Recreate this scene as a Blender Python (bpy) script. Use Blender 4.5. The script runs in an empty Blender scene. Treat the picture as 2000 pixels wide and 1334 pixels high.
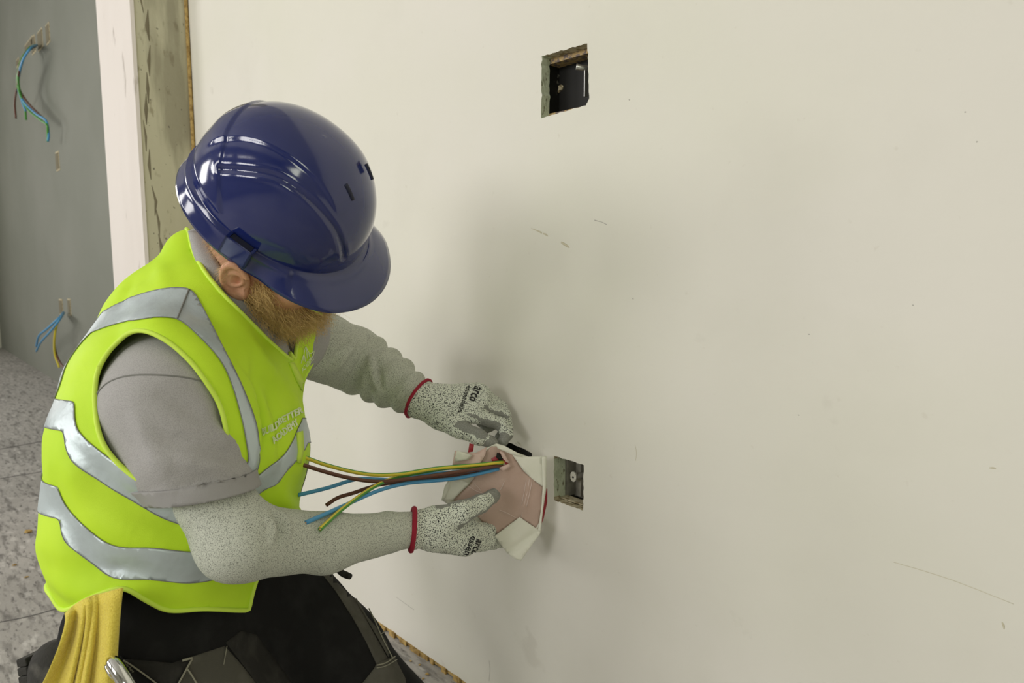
import bpy, bmesh, math, random
import numpy as np
from mathutils import Vector, Matrix
from mathutils.bvhtree import BVHTree
from mathutils.geometry import delaunay_2d_cdt

random.seed(7)
rng = np.random.default_rng(7)
scene = bpy.context.scene
COL = scene.collection

# ------------------------------------------------------------------ camera
CAM_H, CAM_D = 0.935, 0.90           # height above floor, distance to the wall plane (y = 0)
PITCH, YAW = math.radians(6.4), math.radians(43.2)
FPX = 1333.3                         # 24 mm on a 36 mm sensor, in pixels of a 2000 px frame
cF = np.array([-math.cos(YAW)*math.cos(PITCH), math.sin(YAW)*math.cos(PITCH), -math.sin(PITCH)])
cR = np.array([math.sin(YAW), math.cos(YAW), 0.0])
cU = np.cross(cR, cF)
cO = np.array([0.0, -CAM_D, CAM_H])
cam_data = bpy.data.cameras.new('camera')
cam_data.sensor_width = 36.0
cam_data.lens = 24.0
cam_data.clip_start = 0.02
cam_data.dof.use_dof = True
cam_data.dof.focus_distance = 1.08
cam_data.dof.aperture_fstop = 7.1
cam = bpy.data.objects.new('camera', cam_data)
M = Matrix(((cR[0], cU[0], -cF[0], cO[0]), (cR[1], cU[1], -cF[1], cO[1]), (cR[2], cU[2], -cF[2], cO[2]), (0, 0, 0, 1)))
cam.matrix_world = M
COL.objects.link(cam)
scene.camera = cam

def P(px, py, z):
    """point seen at (px,py) of the 2000x1334 frame at depth z along the camera axis"""
    s = z / FPX
    return cO + cR*((px-1000)*s) + cU*((667-py)*s) + cF*z
def PW(px, py, Y=0.0):
    """point of the plane y = Y seen at (px,py)"""
    d = cR*((px-1000)/FPX) + cU*((667-py)/FPX) + cF
    t = (Y - cO[1]) / d[1]
    return cO + d*t
def PX(px, py, X):
    d = cR*((px-1000)/FPX) + cU*((667-py)/FPX) + cF
    t = (X - cO[0]) / d[0]
    return cO + d*t
def PZ(px, py, Z):
    d = cR*((px-1000)/FPX) + cU*((667-py)/FPX) + cF
    t = (Z - cO[2]) / d[2]
    return cO + d*t
def cvec(x, y, z):
    """direction given in camera axes (right, up, towards viewer)"""
    v = cR*x + cU*y - cF*z
    return v/np.linalg.norm(v)
def proj(p):
    d = np.asarray(p) - cO
    z = d @ cF
    return (1000 + FPX*(d@cR)/z, 667 - FPX*(d@cU)/z, z)

# ------------------------------------------------------------------ world, lights, exposure
vs = scene.view_settings
vs.view_transform = 'Standard'
vs.look = 'None'
vs.gamma = 1.0
vs.exposure = -0.25
vs.use_curve_mapping = False
world = bpy.data.worlds.new('world')
scene.world = world
world.use_nodes = True
bg = world.node_tree.nodes['Background']
bg.inputs['Color'].default_value = (0.86, 0.93, 1.0, 1)
bg.inputs['Strength'].default_value = 0.5

def area(name, loc, target, sx, sy, power, color):
    ld = bpy.data.lights.new(name, 'AREA')
    ld.shape = 'RECTANGLE'; ld.size = sx; ld.size_y = sy
    ld.energy = power; ld.color = color
    o = bpy.data.objects.new(name, ld)
    o.location = loc
    d = Vector(target) - Vector(loc)
    o.rotation_euler = d.to_track_quat('-Z', 'Z').to_euler()
    COL.objects.link(o)
    return o
ROOM_Y = -4.3        # window wall opposite
WIN = [(-2.55, 1.75, 1.95, 1.45), (-4.95, 1.75, 1.95, 1.45), (-0.35, 1.6, 1.95, 1.45)]     # centre x, width, centre z, height
POW = [62, 80, 66]  # third window is set behind the camera as added fill on the man
for i, (wx, ww, wz, wh) in enumerate(WIN):
    area('window_light', (wx, ROOM_Y-0.12, wz), (wx, 0, wz-0.02), ww-0.1, wh-0.1, POW[i], (1.0, 0.975, 0.955))
area('end_window_light', (-9.3, -2.4, 1.9), (0, -2.4, 1.7), 1.6, 1.7, 55, (1.0, 0.97, 0.95))
area('side_fill_light', (3.25, -2.6, 1.9), (0, -1.2, 1.0), 1.5, 1.6, 46, (0.97, 1.0, 0.82))  # added greenish fill for face and hands; the near wall has no window

# ------------------------------------------------------------------ generic helpers
def link(o):
    COL.objects.link(o); return o
def setp(o, label=None, category=None, group=None, kind=None):
    if label: o['label'] = label
    if category: o['category'] = category
    if group: o['group'] = group
    if kind: o['kind'] = kind
    return o
def empty(name, loc):
    o = bpy.data.objects.new(name, None)
    o.empty_display_size = 0.05
    o.location = Vector(loc)
    return link(o)
def mesh_obj(name, V, F, mats, parent=None, smooth=True, mat_idx=None):
    me = bpy.data.meshes.new(name)
    V = np.asarray(V, dtype=float)
    if isinstance(F, np.ndarray): F = F.tolist()
    me.from_pydata(V.tolist(), [], F)
    if not isinstance(mats, (list, tuple)): mats = [mats]
    for m in mats: me.materials.append(m)
    if mat_idx is not None:
        me.polygons.foreach_set('material_index', np.asarray(mat_idx, dtype=np.int32))
    if smooth:
        me.polygons.foreach_set('use_smooth', np.ones(len(me.polygons), dtype=bool))
    me.update()
    o = bpy.data.objects.new(name, me)
    link(o)
    if parent is not None: adopt(o, parent)
    return o
def world_of(o):
    m = Matrix.Translation(o.location)
    return m if o.parent is None else world_of(o.parent) @ o.matrix_parent_inverse @ m
def adopt(o, parent):
    o.parent = parent
    o.matrix_parent_inverse = world_of(parent).inverted()
def solidify(o, t, offset=-1.0):
    m = o.modifiers.new('thickness', 'SOLIDIFY'); m.thickness = t; m.offset = offset
    m.use_rim = True
    return o
def bevel(o, w, seg=2):
    m = o.modifiers.new('bevel', 'BEVEL'); m.width = w; m.segments = seg; m.limit_method = 'ANGLE'
    return o
def box_vf(lo, hi):
    x0, y0, z0 = lo; x1, y1, z1 = hi
    V = [(x0,y0,z0),(x1,y0,z0),(x1,y1,z0),(x0,y1,z0),(x0,y0,z1),(x1,y0,z1),(x1,y1,z1),(x0,y1,z1)]
    F = [(0,3,2,1),(4,5,6,7),(0,1,5,4),(1,2,6,5),(2,3,7,6),(3,0,4,7)]
    return V, F
def box(name, lo, hi, mat, parent=None, bev=0.0):
    V, F = box_vf(lo, hi)
    o = mesh_obj(name, V, F, mat, parent, smooth=False)
    if bev: bevel(o, bev)
    return o
def boxes_vf(list_):
    V, F = [], []
    for lo, hi in list_:
        v, f = box_vf(lo, hi)
        b = len(V); V += v; F += [tuple(i+b for i in q) for q in f]
    return V, F
def catmull(pts, n=8):
    pts = [np.asarray(p, float) for p in pts]
    out = []
    for i in range(len(pts)-1):
        p0 = pts[i-1] if i > 0 else 2*pts[0]-pts[1]
        p1, p2 = pts[i], pts[i+1]
        p3 = pts[i+2] if i+2 < len(pts) else 2*pts[-1]-pts[-2]
        for k in range(n):
            t = k/n
            out.append(0.5*((2*p1)+(-p0+p2)*t+(2*p0-5*p1+4*p2-p3)*t*t+(-p0+3*p1-3*p2+p3)*t**3))
    out.append(pts[-1])
    return np.array(out)
def tube_vf(pts, r, sides=10, caps=True):
    pts = np.asarray(pts, float)
    n = len(pts)
    r = np.full(n, r) if np.isscalar(r) else np.asarray(r)
    T = np.gradient(pts, axis=0); T /= (np.linalg.norm(T, axis=1)[:, None]+1e-12)
    u = np.cross(T[0], [0.31, 0.2, 0.93]); u /= np.linalg.norm(u)
    V, F = [], []
    for i in range(n):
        u = u - T[i]*(u@T[i]); u /= np.linalg.norm(u)
        w = np.cross(T[i], u)
        for k in range(sides):
            a = 2*math.pi*k/sides
            V.append(pts[i] + r[i]*(math.cos(a)*u + math.sin(a)*w))
    for i in range(n-1):
        for k in range(sides):
            k2 = (k+1) % sides
            F.append((i*sides+k, i*sides+k2, (i+1)*sides+k2, (i+1)*sides+k))
    if caps:
        F.append(tuple(reversed(range(sides))))
        F.append(tuple((n-1)*sides+k for k in range(sides)))
    return V, F
def tube(name, pts, r, mat, parent=None, sides=10, n=8, raw=False):
    c = np.asarray(pts) if raw else catmull(pts, n)
    if not np.isscalar(r):
        r = np.interp(np.linspace(0, 1, len(c)), np.linspace(0, 1, len(r)), r)
    V, F = tube_vf(c, r, sides)
    return mesh_obj(name, V, F, mat, parent)

# ------------------------------------------------------------------ materials
def new_mat(name):
    m = bpy.data.materials.new(name); m.use_nodes = True
    nt = m.node_tree
    b = nt.nodes['Principled BSDF']
    return m, nt, b
def S(v):       # sRGB 0-255 -> linear
    return tuple(((c/255)/12.92 if c/255 <= 0.04045 else ((c/255+0.055)/1.055)**2.4) for c in v) + (1.0,)
def simple(name, col, rough=0.6, metal=0.0, spec=0.5, coat=0.0, noise=None, bump=None, sheen=0.0):
    """noise = (scale, second colour, low, high); bump = (scale, distance)"""
    m, nt, b = new_mat(name)
    b.inputs['Base Color'].default_value = col
    b.inputs['Roughness'].default_value = rough
    b.inputs['Metallic'].default_value = metal
    b.inputs['Specular IOR Level'].default_value = spec
    b.inputs['Coat Weight'].default_value = coat
    b.inputs['Coat Roughness'].default_value = 0.06
    b.inputs['Sheen Weight'].default_value = sheen
    tc = nt.nodes.new('ShaderNodeTexCoord')
    if noise:
        sc, c2, lo, hi = noise
        n = nt.nodes.new('ShaderNodeTexNoise'); n.inputs['Scale'].default_value = sc
        n.inputs['Detail'].default_value = 5
        nt.links.new(tc.outputs['Object'], n.inputs['Vector'])
        r = nt.nodes.new('ShaderNodeMapRange')
        r.inputs['From Min'].default_value = lo; r.inputs['From Max'].default_value = hi
        nt.links.new(n.outputs['Fac'], r.inputs['Value'])
        mx = nt.nodes.new('ShaderNodeMix'); mx.data_type = 'RGBA'
        mx.inputs['A'].default_value = col; mx.inputs['B'].default_value = c2
        nt.links.new(r.outputs['Result'], mx.inputs['Factor'])
        nt.links.new(mx.outputs['Result'], b.inputs['Base Color'])
    if bump:
        n2 = nt.nodes.new('ShaderNodeTexNoise'); n2.inputs['Scale'].default_value = bump[0]
        n2.inputs['Detail'].default_value = 4
        nt.links.new(tc.outputs['Object'], n2.inputs['Vector'])
        bp = nt.nodes.new('ShaderNodeBump'); bp.inputs['Distance'].default_value = bump[1]
        bp.inputs['Strength'].default_value = 1.0
        nt.links.new(n2.outputs['Fac'], bp.inputs['Height'])
        nt.links.new(bp.outputs['Normal'], b.inputs['Normal'])
    return m
def layered(name, base, layers, rough=0.8, bump=None, spec=0.3, scale_vec=(1,1,1)):
    """stack of noise masks over a base colour: (scale, detail, lo, hi, colour, strength, stretch)"""
    m, nt, b = new_mat(name)
    b.inputs['Roughness'].default_value = rough
    b.inputs['Specular IOR Level'].default_value = spec
    tc = nt.nodes.new('ShaderNodeTexCoord')
    prev = None
    for i, (sc, det, lo, hi, colr, strength, stretch) in enumerate(layers):
        mp = nt.nodes.new('ShaderNodeMapping'); mp.inputs['Scale'].default_value = stretch
        mp.inputs['Location'].default_value = (i*3.7, i*1.3, i*2.1)
        nt.links.new(tc.outputs['Object'], mp.inputs['Vector'])
        n = nt.nodes.new('ShaderNodeTexNoise'); n.inputs['Scale'].default_value = sc
        n.inputs['Detail'].default_value = det
        nt.links.new(mp.outputs['Vector'], n.inputs['Vector'])
        r = nt.nodes.new('ShaderNodeMapRange')
        r.inputs['From Min'].default_value = lo; r.inputs['From Max'].default_value = hi
        r.inputs['To Max'].default_value = strength
        nt.links.new(n.outputs['Fac'], r.inputs['Value'])
        mx = nt.nodes.new('ShaderNodeMix'); mx.data_type = 'RGBA'
        if prev is None: mx.inputs['A'].default_value = base
        else: nt.links.new(prev, mx.inputs['A'])
        mx.inputs['B'].default_value = colr
        nt.links.new(r.outputs['Result'], mx.inputs['Factor'])
        prev = mx.outputs['Result']
    nt.links.new(prev, b.inputs['Base Color'])
    if bump:
        n2 = nt.nodes.new('ShaderNodeTexNoise'); n2.inputs['Scale'].default_value = bump[0]
        n2.inputs['Detail'].default_value = 6
        nt.links.new(tc.outputs['Object'], n2.inputs['Vector'])
        bp = nt.nodes.new('ShaderNodeBump'); bp.inputs['Distance'].default_value = bump[1]
        nt.links.new(n2.outputs['Fac'], bp.inputs['Height'])
        nt.links.new(bp.outputs['Normal'], b.inputs['Normal'])
    return m
def knit(name, base, dark, scale=700.0, dens=0.52, stretch=(1,1,1), bump=0.0006, rough=0.95, second=None, soft=0.09):
    """marled knit: fine speckle of dark yarn over a light one"""
    m, nt, b = new_mat(name)
    b.inputs['Roughness'].default_value = rough
    b.inputs['Specular IOR Level'].default_value = 0.15
    tc = nt.nodes.new('ShaderNodeTexCoord')
    mp = nt.nodes.new('ShaderNodeMapping'); mp.inputs['Scale'].default_value = stretch
    nt.links.new(tc.outputs['Object'], mp.inputs['Vector'])
    n = nt.nodes.new('ShaderNodeTexNoise'); n.inputs['Scale'].default_value = scale
    n.inputs['Detail'].default_value = 2
    nt.links.new(mp.outputs['Vector'], n.inputs['Vector'])
    r = nt.nodes.new('ShaderNodeMapRange')
    r.inputs['From Min'].default_value = dens; r.inputs['From Max'].default_value = dens+soft
    nt.links.new(n.outputs['Fac'], r.inputs['Value'])
    mx = nt.nodes.new('ShaderNodeMix'); mx.data_type = 'RGBA'
    mx.inputs['A'].default_value = base; mx.inputs['B'].default_value = dark
    nt.links.new(r.outputs['Result'], mx.inputs['Factor'])
    nt.links.new(mx.outputs['Result'], b.inputs['Base Color'])
    bp = nt.nodes.new('ShaderNodeBump'); bp.inputs['Distance'].default_value = bump
    nt.links.new(n.outputs['Fac'], bp.inputs['Height'])
    nt.links.new(bp.outputs['Normal'], b.inputs['Normal'])
    return m

MT = {}
MT['wall'] = layered('painted_board', (0.79, 0.765, 0.685, 1), [
    (1.1, 3, 0.42, 0.68, (0.74, 0.735, 0.61, 1), 0.75, (1,1,1.3)),
    (5.0, 4, 0.55, 0.8, (0.72, 0.70, 0.61, 1), 0.5, (1,1,1)),
    (60.0, 4, 0.68, 0.76, (0.62, 0.58, 0.48, 1), 0.28, (1,1,1)),
    (7.0, 6, 0.70, 0.74, (0.60, 0.57, 0.49, 1), 0.35, (1,1,1))], rough=0.75, bump=(25, 0.0006), spec=0.3)
MT['grey_wall'] = layered('grey_green_board', (0.225, 0.235, 0.195, 1), [
    (1.3, 3, 0.4, 0.7, (0.255, 0.262, 0.222, 1), 1, (1,1,1)),
    (9.0, 5, 0.68, 0.76, (0.22, 0.23, 0.2, 1), 0.5, (1,1,1))], rough=0.8, bump=(20, 0.001))
MT['end_wall'] = simple('end_wall_paint', (0.62, 0.62, 0.50, 1), 0.8, noise=(2, (0.55, 0.55, 0.45, 1), 0.4, 0.7))
MT['pillar_board'] = layered('pillar_board', (0.80, 0.745, 0.69, 1), [
    (3.0, 4, 0.45, 0.7, (0.70, 0.64, 0.58, 1), 0.7, (1,1,0.25)),
    (14.0, 6, 0.66, 0.72, (0.42, 0.37, 0.32, 1), 0.7, (1,1,0.4))], rough=0.8)
MT['concrete'] = layered('raw_concrete', (0.56, 0.54, 0.385, 1), [
    (3.0, 5, 0.4, 0.7, (0.44, 0.41, 0.27, 1), 0.9, (1,1,0.3)),
    (26.0, 5, 0.62, 0.70, (0.30, 0.27, 0.17, 1), 0.8, (1,1,0.5)),
    (6.0, 7, 0.60, 0.66, (0.20, 0.18, 0.12, 1), 0.55, (1,1,0.18)),
    (90.0, 2, 0.70, 0.74, (0.12, 0.11, 0.08, 1), 0.9, (1,1,0.6))], rough=0.85, bump=(40, 0.002))
MT['floor'] = layered('dusty_concrete', (0.47, 0.45, 0.42, 1), [
    (1.0, 5, 0.45, 0.62, (0.33, 0.315, 0.29, 1), 0.8, (1,1,1)),
    (14.0, 12, 0.51, 0.66, (0.15, 0.142, 0.13, 1), 0.75, (0.8,3.6,1)),
    (30.0, 8, 0.56, 0.68, (0.11, 0.102, 0.095, 1), 0.8, (1,2.6,1)),
    (14.0, 8, 0.56, 0.70, (0.66, 0.64, 0.60, 1), 0.7, (1,2.6,1))], rough=0.7, bump=(30, 0.003), spec=0.4)
MT['floor_joint'] = simple('joint_dark', (0.12, 0.115, 0.11, 1), 0.9)
MT['ceiling'] = simple('ceiling_white', (0.62, 0.61, 0.58, 1), 0.9, noise=(3, (0.55, 0.54, 0.51, 1), 0.4, 0.7))
MT['opposite'] = simple('window_wall_paint', (0.50, 0.49, 0.45, 1), 0.9, noise=(2, (0.46, 0.45, 0.41, 1), 0.4, 0.7))
MT['frame'] = simple('window_frame_grey', (0.2, 0.2, 0.21, 1), 0.5)
MT['cut_edge'] = layered('cut_board_edge', (0.66, 0.71, 0.54, 1), [
    (60, 5, 0.5, 0.65, (0.50, 0.55, 0.39, 1), 0.9, (1,1,1)),
    (140, 4, 0.6, 0.68, (0.22, 0.20, 0.12, 1), 0.9, (1,1,0.5))], rough=0.95, bump=(150, 0.002))
MT['cut_tan'] = layered('cut_board_tan', (0.60, 0.53, 0.36, 1), [
    (90, 5, 0.5, 0.62, (0.29, 0.225, 0.12, 1), 0.9, (1,1,1))], rough=0.95, bump=(150, 0.003))
MT['chip'] = layered('chipboard', (0.50, 0.36, 0.17, 1), [
    (120, 6, 0.47, 0.56, (0.20, 0.16, 0.14, 1), 1, (1,1,1))], rough=0.95, bump=(200, 0.002))
MT['void'] = layered('dark_box', (0.012, 0.0115, 0.0095, 1), [
    (40, 6, 0.66, 0.70, (0.20, 0.19, 0.15, 1), 0.7, (1,1,1))], rough=0.6)
MT['steel_box'] = simple('galvanised_box', (0.42, 0.40, 0.33, 1), 0.5, metal=0.15, noise=(30, (0.22, 0.21, 0.17, 1), 0.4, 0.7))
MT['steel_shade'] = simple('shaded_steel', (0.10, 0.095, 0.07, 1), 0.6, metal=0.1)
MT['zinc'] = simple('bright_zinc', (0.62, 0.62, 0.58, 1), 0.3, metal=0.8)
MT['lug'] = simple('pale_lug', (0.66, 0.64, 0.55, 1), 0.6)
MT['ply'] = layered('ply_edge', (0.52, 0.36, 0.13, 1), [(80, 5, 0.45, 0.62, (0.26, 0.16, 0.05, 1), 0.9, (1,1,1))], rough=0.9)
MT['scuff'] = simple('scuff_mark', (0.60, 0.555, 0.40, 1), 0.9)
MT['pencil'] = simple('pencil_mark', (0.46, 0.44, 0.39, 1), 0.9)
# ------------------------------------------------------------------ the room
ROOM_X0, ROOM_X1, ROOM_Z = -9.6, 3.3, 3.3
GREY_Y = 0.145
COLX1 = PW(378, 250)[0]                 # main board ends here, pillar begins
COLX0 = COLX1 - 0.42
COL_Y = -0.175
T_BOARD = 0.022

def fill_poly(outer, holes, extra=None):
    """2D constrained triangulation of an outline with holes -> verts2d, tris"""
    pts, edges = [], []
    def loop(l):
        b = len(pts)
        for q in l: pts.append(Vector((float(q[0]), float(q[1]))))
        n = len(l)
        for i in range(n): edges.append((b+i, b+(i+1) % n))
    loop(outer)
    for h in holes: loop(h)
    if extra is not None:
        for q in extra: pts.append(Vector((float(q[0]), float(q[1]))))
    V, E, F, _, _, _ = delaunay_2d_cdt(pts, edges, [], 1 if not holes else 1, 1e-6)
    def inside(poly, x, y):
        c = False; j = len(poly)-1
        for i in range(len(poly)):
            xi, yi = poly[i][0], poly[i][1]; xj, yj = poly[j][0], poly[j][1]
            if (yi > y) != (yj > y) and x < (xj-xi)*(y-yi)/(yj-yi)+xi: c = not c
            j = i
        return c
    keep = []
    for f in F:
        cx = sum(V[i].x for i in f)/len(f); cy = sum(V[i].y for i in f)/len(f)
        if inside(outer, cx, cy) and not any(inside(h, cx, cy) for h in holes): keep.append(tuple(f))
    return [(v.x, v.y) for v in V], keep
def rough_loop(corners, amp, n=14, seed=1):
    r = np.random.default_rng(seed)
    out = []
    m = len(corners)
    for i in range(m):
        a, b = np.array(corners[i]), np.array(corners[(i+1) % m])
        d = b-a; nrm = np.array([-d[1], d[0]])/np.linalg.norm(d)
        for k in range(n):
            t = k/n
            j = r.normal(0, amp) if k else 0
            out.append(a+d*t+nrm*j)
    return [tuple(q) for q in out]

# main board wall with three cut-outs; coordinates (x, z)
def wp(px, py):
    p = PW(px, py); return (p[0], p[2])
hole_up = rough_loop([wp(1058, 110), wp(1057, 231), wp(1144, 206), wp(1151, 192), wp(1147, 85)], 0.0006, 16, 3)
hole_lo = rough_loop([wp(1082, 890), wp(1082, 977), wp(1139, 997), wp(1140, 908)], 0.0005, 14, 4)
hole_md = rough_loop([wp(948, 846), wp(953, 950), wp(1040, 968), wp(1039, 886), wp(1028, 879)], 0.0007, 12, 5)
holes = [hole_up, hole_lo, hole_md]
WX0, WX1, WZ0, WZ1 = COLX1+0.012, ROOM_X1, 0.012, ROOM_Z
outer = [(WX0, WZ0), (WX1, WZ0), (WX1, WZ1), (WX0, WZ1)]
v2, fc = fill_poly(outer, holes)
Vw = [(x, 0.0, z) for x, z in v2]
Fw = [tuple(f) for f in fc]
def face_up(V, F, nrm):      # orient polygons along nrm
    out = []
    for f in F:
        a, b, c = (np.array(V[f[i]]) for i in (0, 1, 2))
        out.append(f if np.cross(b-a, c-a) @ np.array(nrm) > 0 else tuple(reversed(f)))
    return out
Fw = face_up(Vw, Fw, (0, -1, 0))
wall = mesh_obj('wall_right', Vw, Fw, MT['wall'], smooth=False)
setp(wall, 'pale cream painted plasterboard wall with cut-out socket holes', None, None, 'structure')
box('board_backing', (WX0, 0.075, WZ0), (WX1, 0.10, WZ1), MT['grey_wall'], wall)
# reveals round each opening: the cut thickness of the board
def reveal(loop, y0, y1, mats, name, parent, pick):
    n = len(loop)
    V = [(x, y0, z) for x, z in loop] + [(x, y1, z) for x, z in loop]
    F = [(i, (i+1) % n, n+(i+1) % n, n+i) for i in range(n)]
    cx = sum(p[0] for p in loop)/n; cz = sum(p[1] for p in loop)/n
    F2, idx = [], []
    for f in F:
        a, b, c = (np.array(V[f[i]]) for i in (0, 1, 2))
        mid = (a+b)/2
        inward = np.array([cx-mid[0], 0, cz-mid[2]])
        F2.append(f if np.cross(b-a, c-a) @ inward > 0 else tuple(reversed(f)))
        idx.append(pick(mid[0]-cx, mid[2]-cz))
    return mesh_obj(name, V, F2, mats, parent, smooth=False, mat_idx=idx)
def pick_up(dx, dz):
    return 1 if abs(dz) > abs(dx) else 0
def inset_rect(loop, m):
    xs = [p[0] for p in loop]; zs = [p[1] for p in loop]
    return min(xs)+m[0], max(xs)-m[1], min(zs)+m[2], max(zs)-m[3]
# upper cut-out: green board edge, chipboard lining, black back box
rv = reveal(hole_up, 0.0, 0.021, [MT['cut_edge'], MT['cut_tan']], 'cut_edge', wall, pick_up)
x0, x1, z0, z1 = inset_rect(hole_up, (-0.004, -0.004, -0.002, -0.002))
D2 = 0.068
lining = mesh_obj('chipboard_lining', *boxes_vf([((x0, 0.0212, z1-0.012), (x1, 0.05, z1+0.004)), ((x0, 0.0212, z0-0.004), (x1, 0.05, z0+0.013))]), MT['chip'], wall, smooth=False)
V, F = boxes_vf([((x0-0.004, 0.0505, z0-0.004), (x1+0.004, D2+0.003, z1+0.004)), ((x0-0.006, 0.022, z0-0.004), (x0+0.001, 0.05, z1+0.004)), ((x1-0.006, 0.022, z0-0.004), (x1+0.003, 0.05, z1+0.004))])
bb = mesh_obj('back_box', V, F, MT['void'], wall, smooth=False)
xs_ = PW(1143, 132, 0.03)[0]; zs_ = PW(1143, 132, 0.03)[2]
tube('screw_post', [(xs_-0.012, 0.02, zs_+0.002), (xs_-0.004, 0.03, zs_), (xs_+0.004, 0.05, zs_)], 0.0052, MT['zinc'], wall, 10)
box('steel_strip', (xs_+0.003, 0.024, z0+0.03), (xs_+0.0045, 0.032, zs_-0.006), MT['zinc'], wall)
for (px, py, rr) in ((1096, 172, 0.005), (1076, 188, 0.003), (1092, 178, 0.0025)):
    c = PW(px, py, 0.049)
    bm = bmesh.new(); bmesh.ops.create_icosphere(bm, subdivisions=2, radius=rr)
    for v in bm.verts: v.co = v.co * (1+0.35*math.sin(v.co.x*2100+v.co.z*1700)) + Vector(c)
    me = bpy.data.meshes.new('plaster_crumb'); bm.to_mesh(me); bm.free(); me.materials.append(MT['cut_tan'])
    o = link(bpy.data.objects.new('plaster_crumb', me)); adopt(o, wall)
# lower cut-out: galvanised box with a fixing lug
rv = reveal(hole_lo, 0.0, 0.016, [MT['cut_edge'], MT['cut_tan']], 'cut_edge', wall, pick_up)
x0, x1, z0, z1 = inset_rect(hole_lo, (0.0, 0.0, 0.0, 0.0))
V, F = boxes_vf([((x0-0.003, 0.0162, z0), (x0+0.001, 0.031, z1)), ((x0-0.003, 0.0162, z0-0.004), (x1, 0.031, z0+0.002))])
mesh_obj('cut_inner_board', V, F, MT['cut_edge'], wall, smooth=False)
box('cut_ledge', (x0, 0.0162, z0-0.004), (x1+0.002, 0.036, z0+0.0035), MT['cut_tan'], wall)
V, F = boxes_vf([((x0-0.004, 0.060, z0-0.004), (x1+0.004, 0.063, z1+0.004)), ((x0-0.004, 0.0345, z0), (x0+0.002, 0.060, z1)), ((x1+0.001, 0.018, z0), (x1+0.004, 0.060, z1))])
mesh_obj('steel_back_box', V, F, MT['steel_box'], wall, smooth=False)
box('box_rib', (x0+0.014, 0.052, z0+0.001), (x0+0.022, 0.060, z1-0.001), MT['steel_box'], wall)
box('box_shadow_panel', (x0+0.046, 0.050, z0+0.001), (x1, 0.0595, z1-0.001), MT['steel_shade'], wall)  # dark panel stands in for shade at the back of the box
c = PW(1120, 931, 0.035)
tube('lug_post', [c+np.array([0, 0.002, 0]), c+np.array([0.004, 0.012, 0]), c+np.array([0.008, 0.024, 0])], 0.006, MT['steel_box'], wall, 12)
V, F = tube_vf([c+np.array([0, 0.002, 0]), c+np.array([0, -0.001, 0])], 0.0075, 16)
V = np.array(V); V[:, 2] = c[2]+(V[:, 2]-c[2])*1.3
mesh_obj('fixing_lug', V, F, MT['lug'], wall, smooth=False)
V, F = tube_vf([c+np.array([0, -0.0008, -0.001]), c+np.array([0, -0.0016, -0.001])], 0.0021, 10)
mesh_obj('lug_hole', V, F, MT['void'], wall, smooth=False)
# middle cut-out, behind the pad: dark cavity with cables
reveal(hole_md, 0.0, 0.021, [MT['cut_tan'], MT['cut_tan']], 'cut_edge', wall, pick_up)
x0, x1, z0, z1 = inset_rect(hole_md, (-0.003, -0.003, -0.003, -0.003))
V, F = boxes_vf([((x0, 0.060, z0), (x1, 0.064, z1)), ((x0-0.003, 0.0215, z0), (x0, 0.06, z1)), ((x1, 0.0215, z0), (x1+0.003, 0.06, z1)), ((x0, 0.0215, z1), (x1, 0.06, z1+0.003)), ((x0, 0.0215, z0-0.003), (x1, 0.06, z0))])
mesh_obj('back_box', V, F, MT['void'], wall, smooth=False)
# torn paper curl on the edge of the middle cut-out
a = PW(1008, 866, -0.001)
tube('torn_paper', [a, a+np.array([0.003, -0.003, 0.003]), a+np.array([0.007, -0.003, 0.001]), a+np.array([0.009, -0.001, -0.004])], [0.0012, 0.002, 0.0015, 0.0008], MT['wall'], wall, 6, 5)

# marks on the wall
def mark(name, pts, r, mat):
    q = [PW(px, py, -0.0003) for px, py in pts]
    c = catmull(q, 5)
    rr = np.interp(np.linspace(0, 1, len(c)), np.linspace(0, 1, len(r)), r)
    V, F = tube_vf(c, rr, 6)
    V = np.array(V); V[:, 1] = -0.0001 + (V[:, 1]+0.0003)*0.15
    mesh_obj(name, V, F, mat, wall)
mark('scuff_mark', [(1037, 446), (1050, 451), (1058, 455)], [0.0004, 0.0012, 0.0018], MT['scuff'])
mark('scuff_mark', [(1060, 456), (1066, 458), (1070, 461)], [0.001, 0.0018, 0.0008], MT['scuff'])
mark('scuff_mark', [(1096, 473), (1102, 477), (1107, 480), (1112, 484)], [0.0018, 0.0026, 0.0022, 0.0009], MT['scuff'])
mark('pencil_mark', [(1161, 430), (1172, 433), (1178, 435), (1185, 439)], [0.0009, 0.0005, 0.0006, 0.0006], MT['pencil'])
mark('pencil_mark', [(773, 1166), (790, 1178), (808, 1191)], [0.0004, 0.0006, 0.0007], MT['pencil'])
mark('pencil_mark', [(955, 1290), (957, 1308), (955, 1330)], [0.0005, 0.0006, 0.0004], MT['pencil'])
mark('pencil_mark', [(1240, 868), (1243, 885), (1241, 900)], [0.0003, 0.0005, 0.0003], MT['scuff'])
mark('pencil_mark', [(1745, 1098), (1800, 1114), (1870, 1137), (1980, 1180)], [0.0003, 0.0004, 0.0004, 0.0003], MT['scuff'])
mark('scuff_mark', [(1957, 1215), (1960, 1222), (1961, 1229)], [0.0005, 0.0012, 0.0005], MT['scuff'])
mark('scuff_mark', [(1932, 914), (1939, 914), (1945, 915)], [0.0005, 0.0011, 0.0006], MT['scuff'])
for px, py in ((1783, 595), (1229, 194), (1560, 810), (1236, 583), (1580, 652), (1908, 276), (1885, 218), (915, 1075), (880, 772)):
    mark('pencil_mark', [(px-1.2, py), (px, py+1), (px+1.5, py+1)], [0.0004, 0.0009, 0.0004], MT['pencil'])

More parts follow.
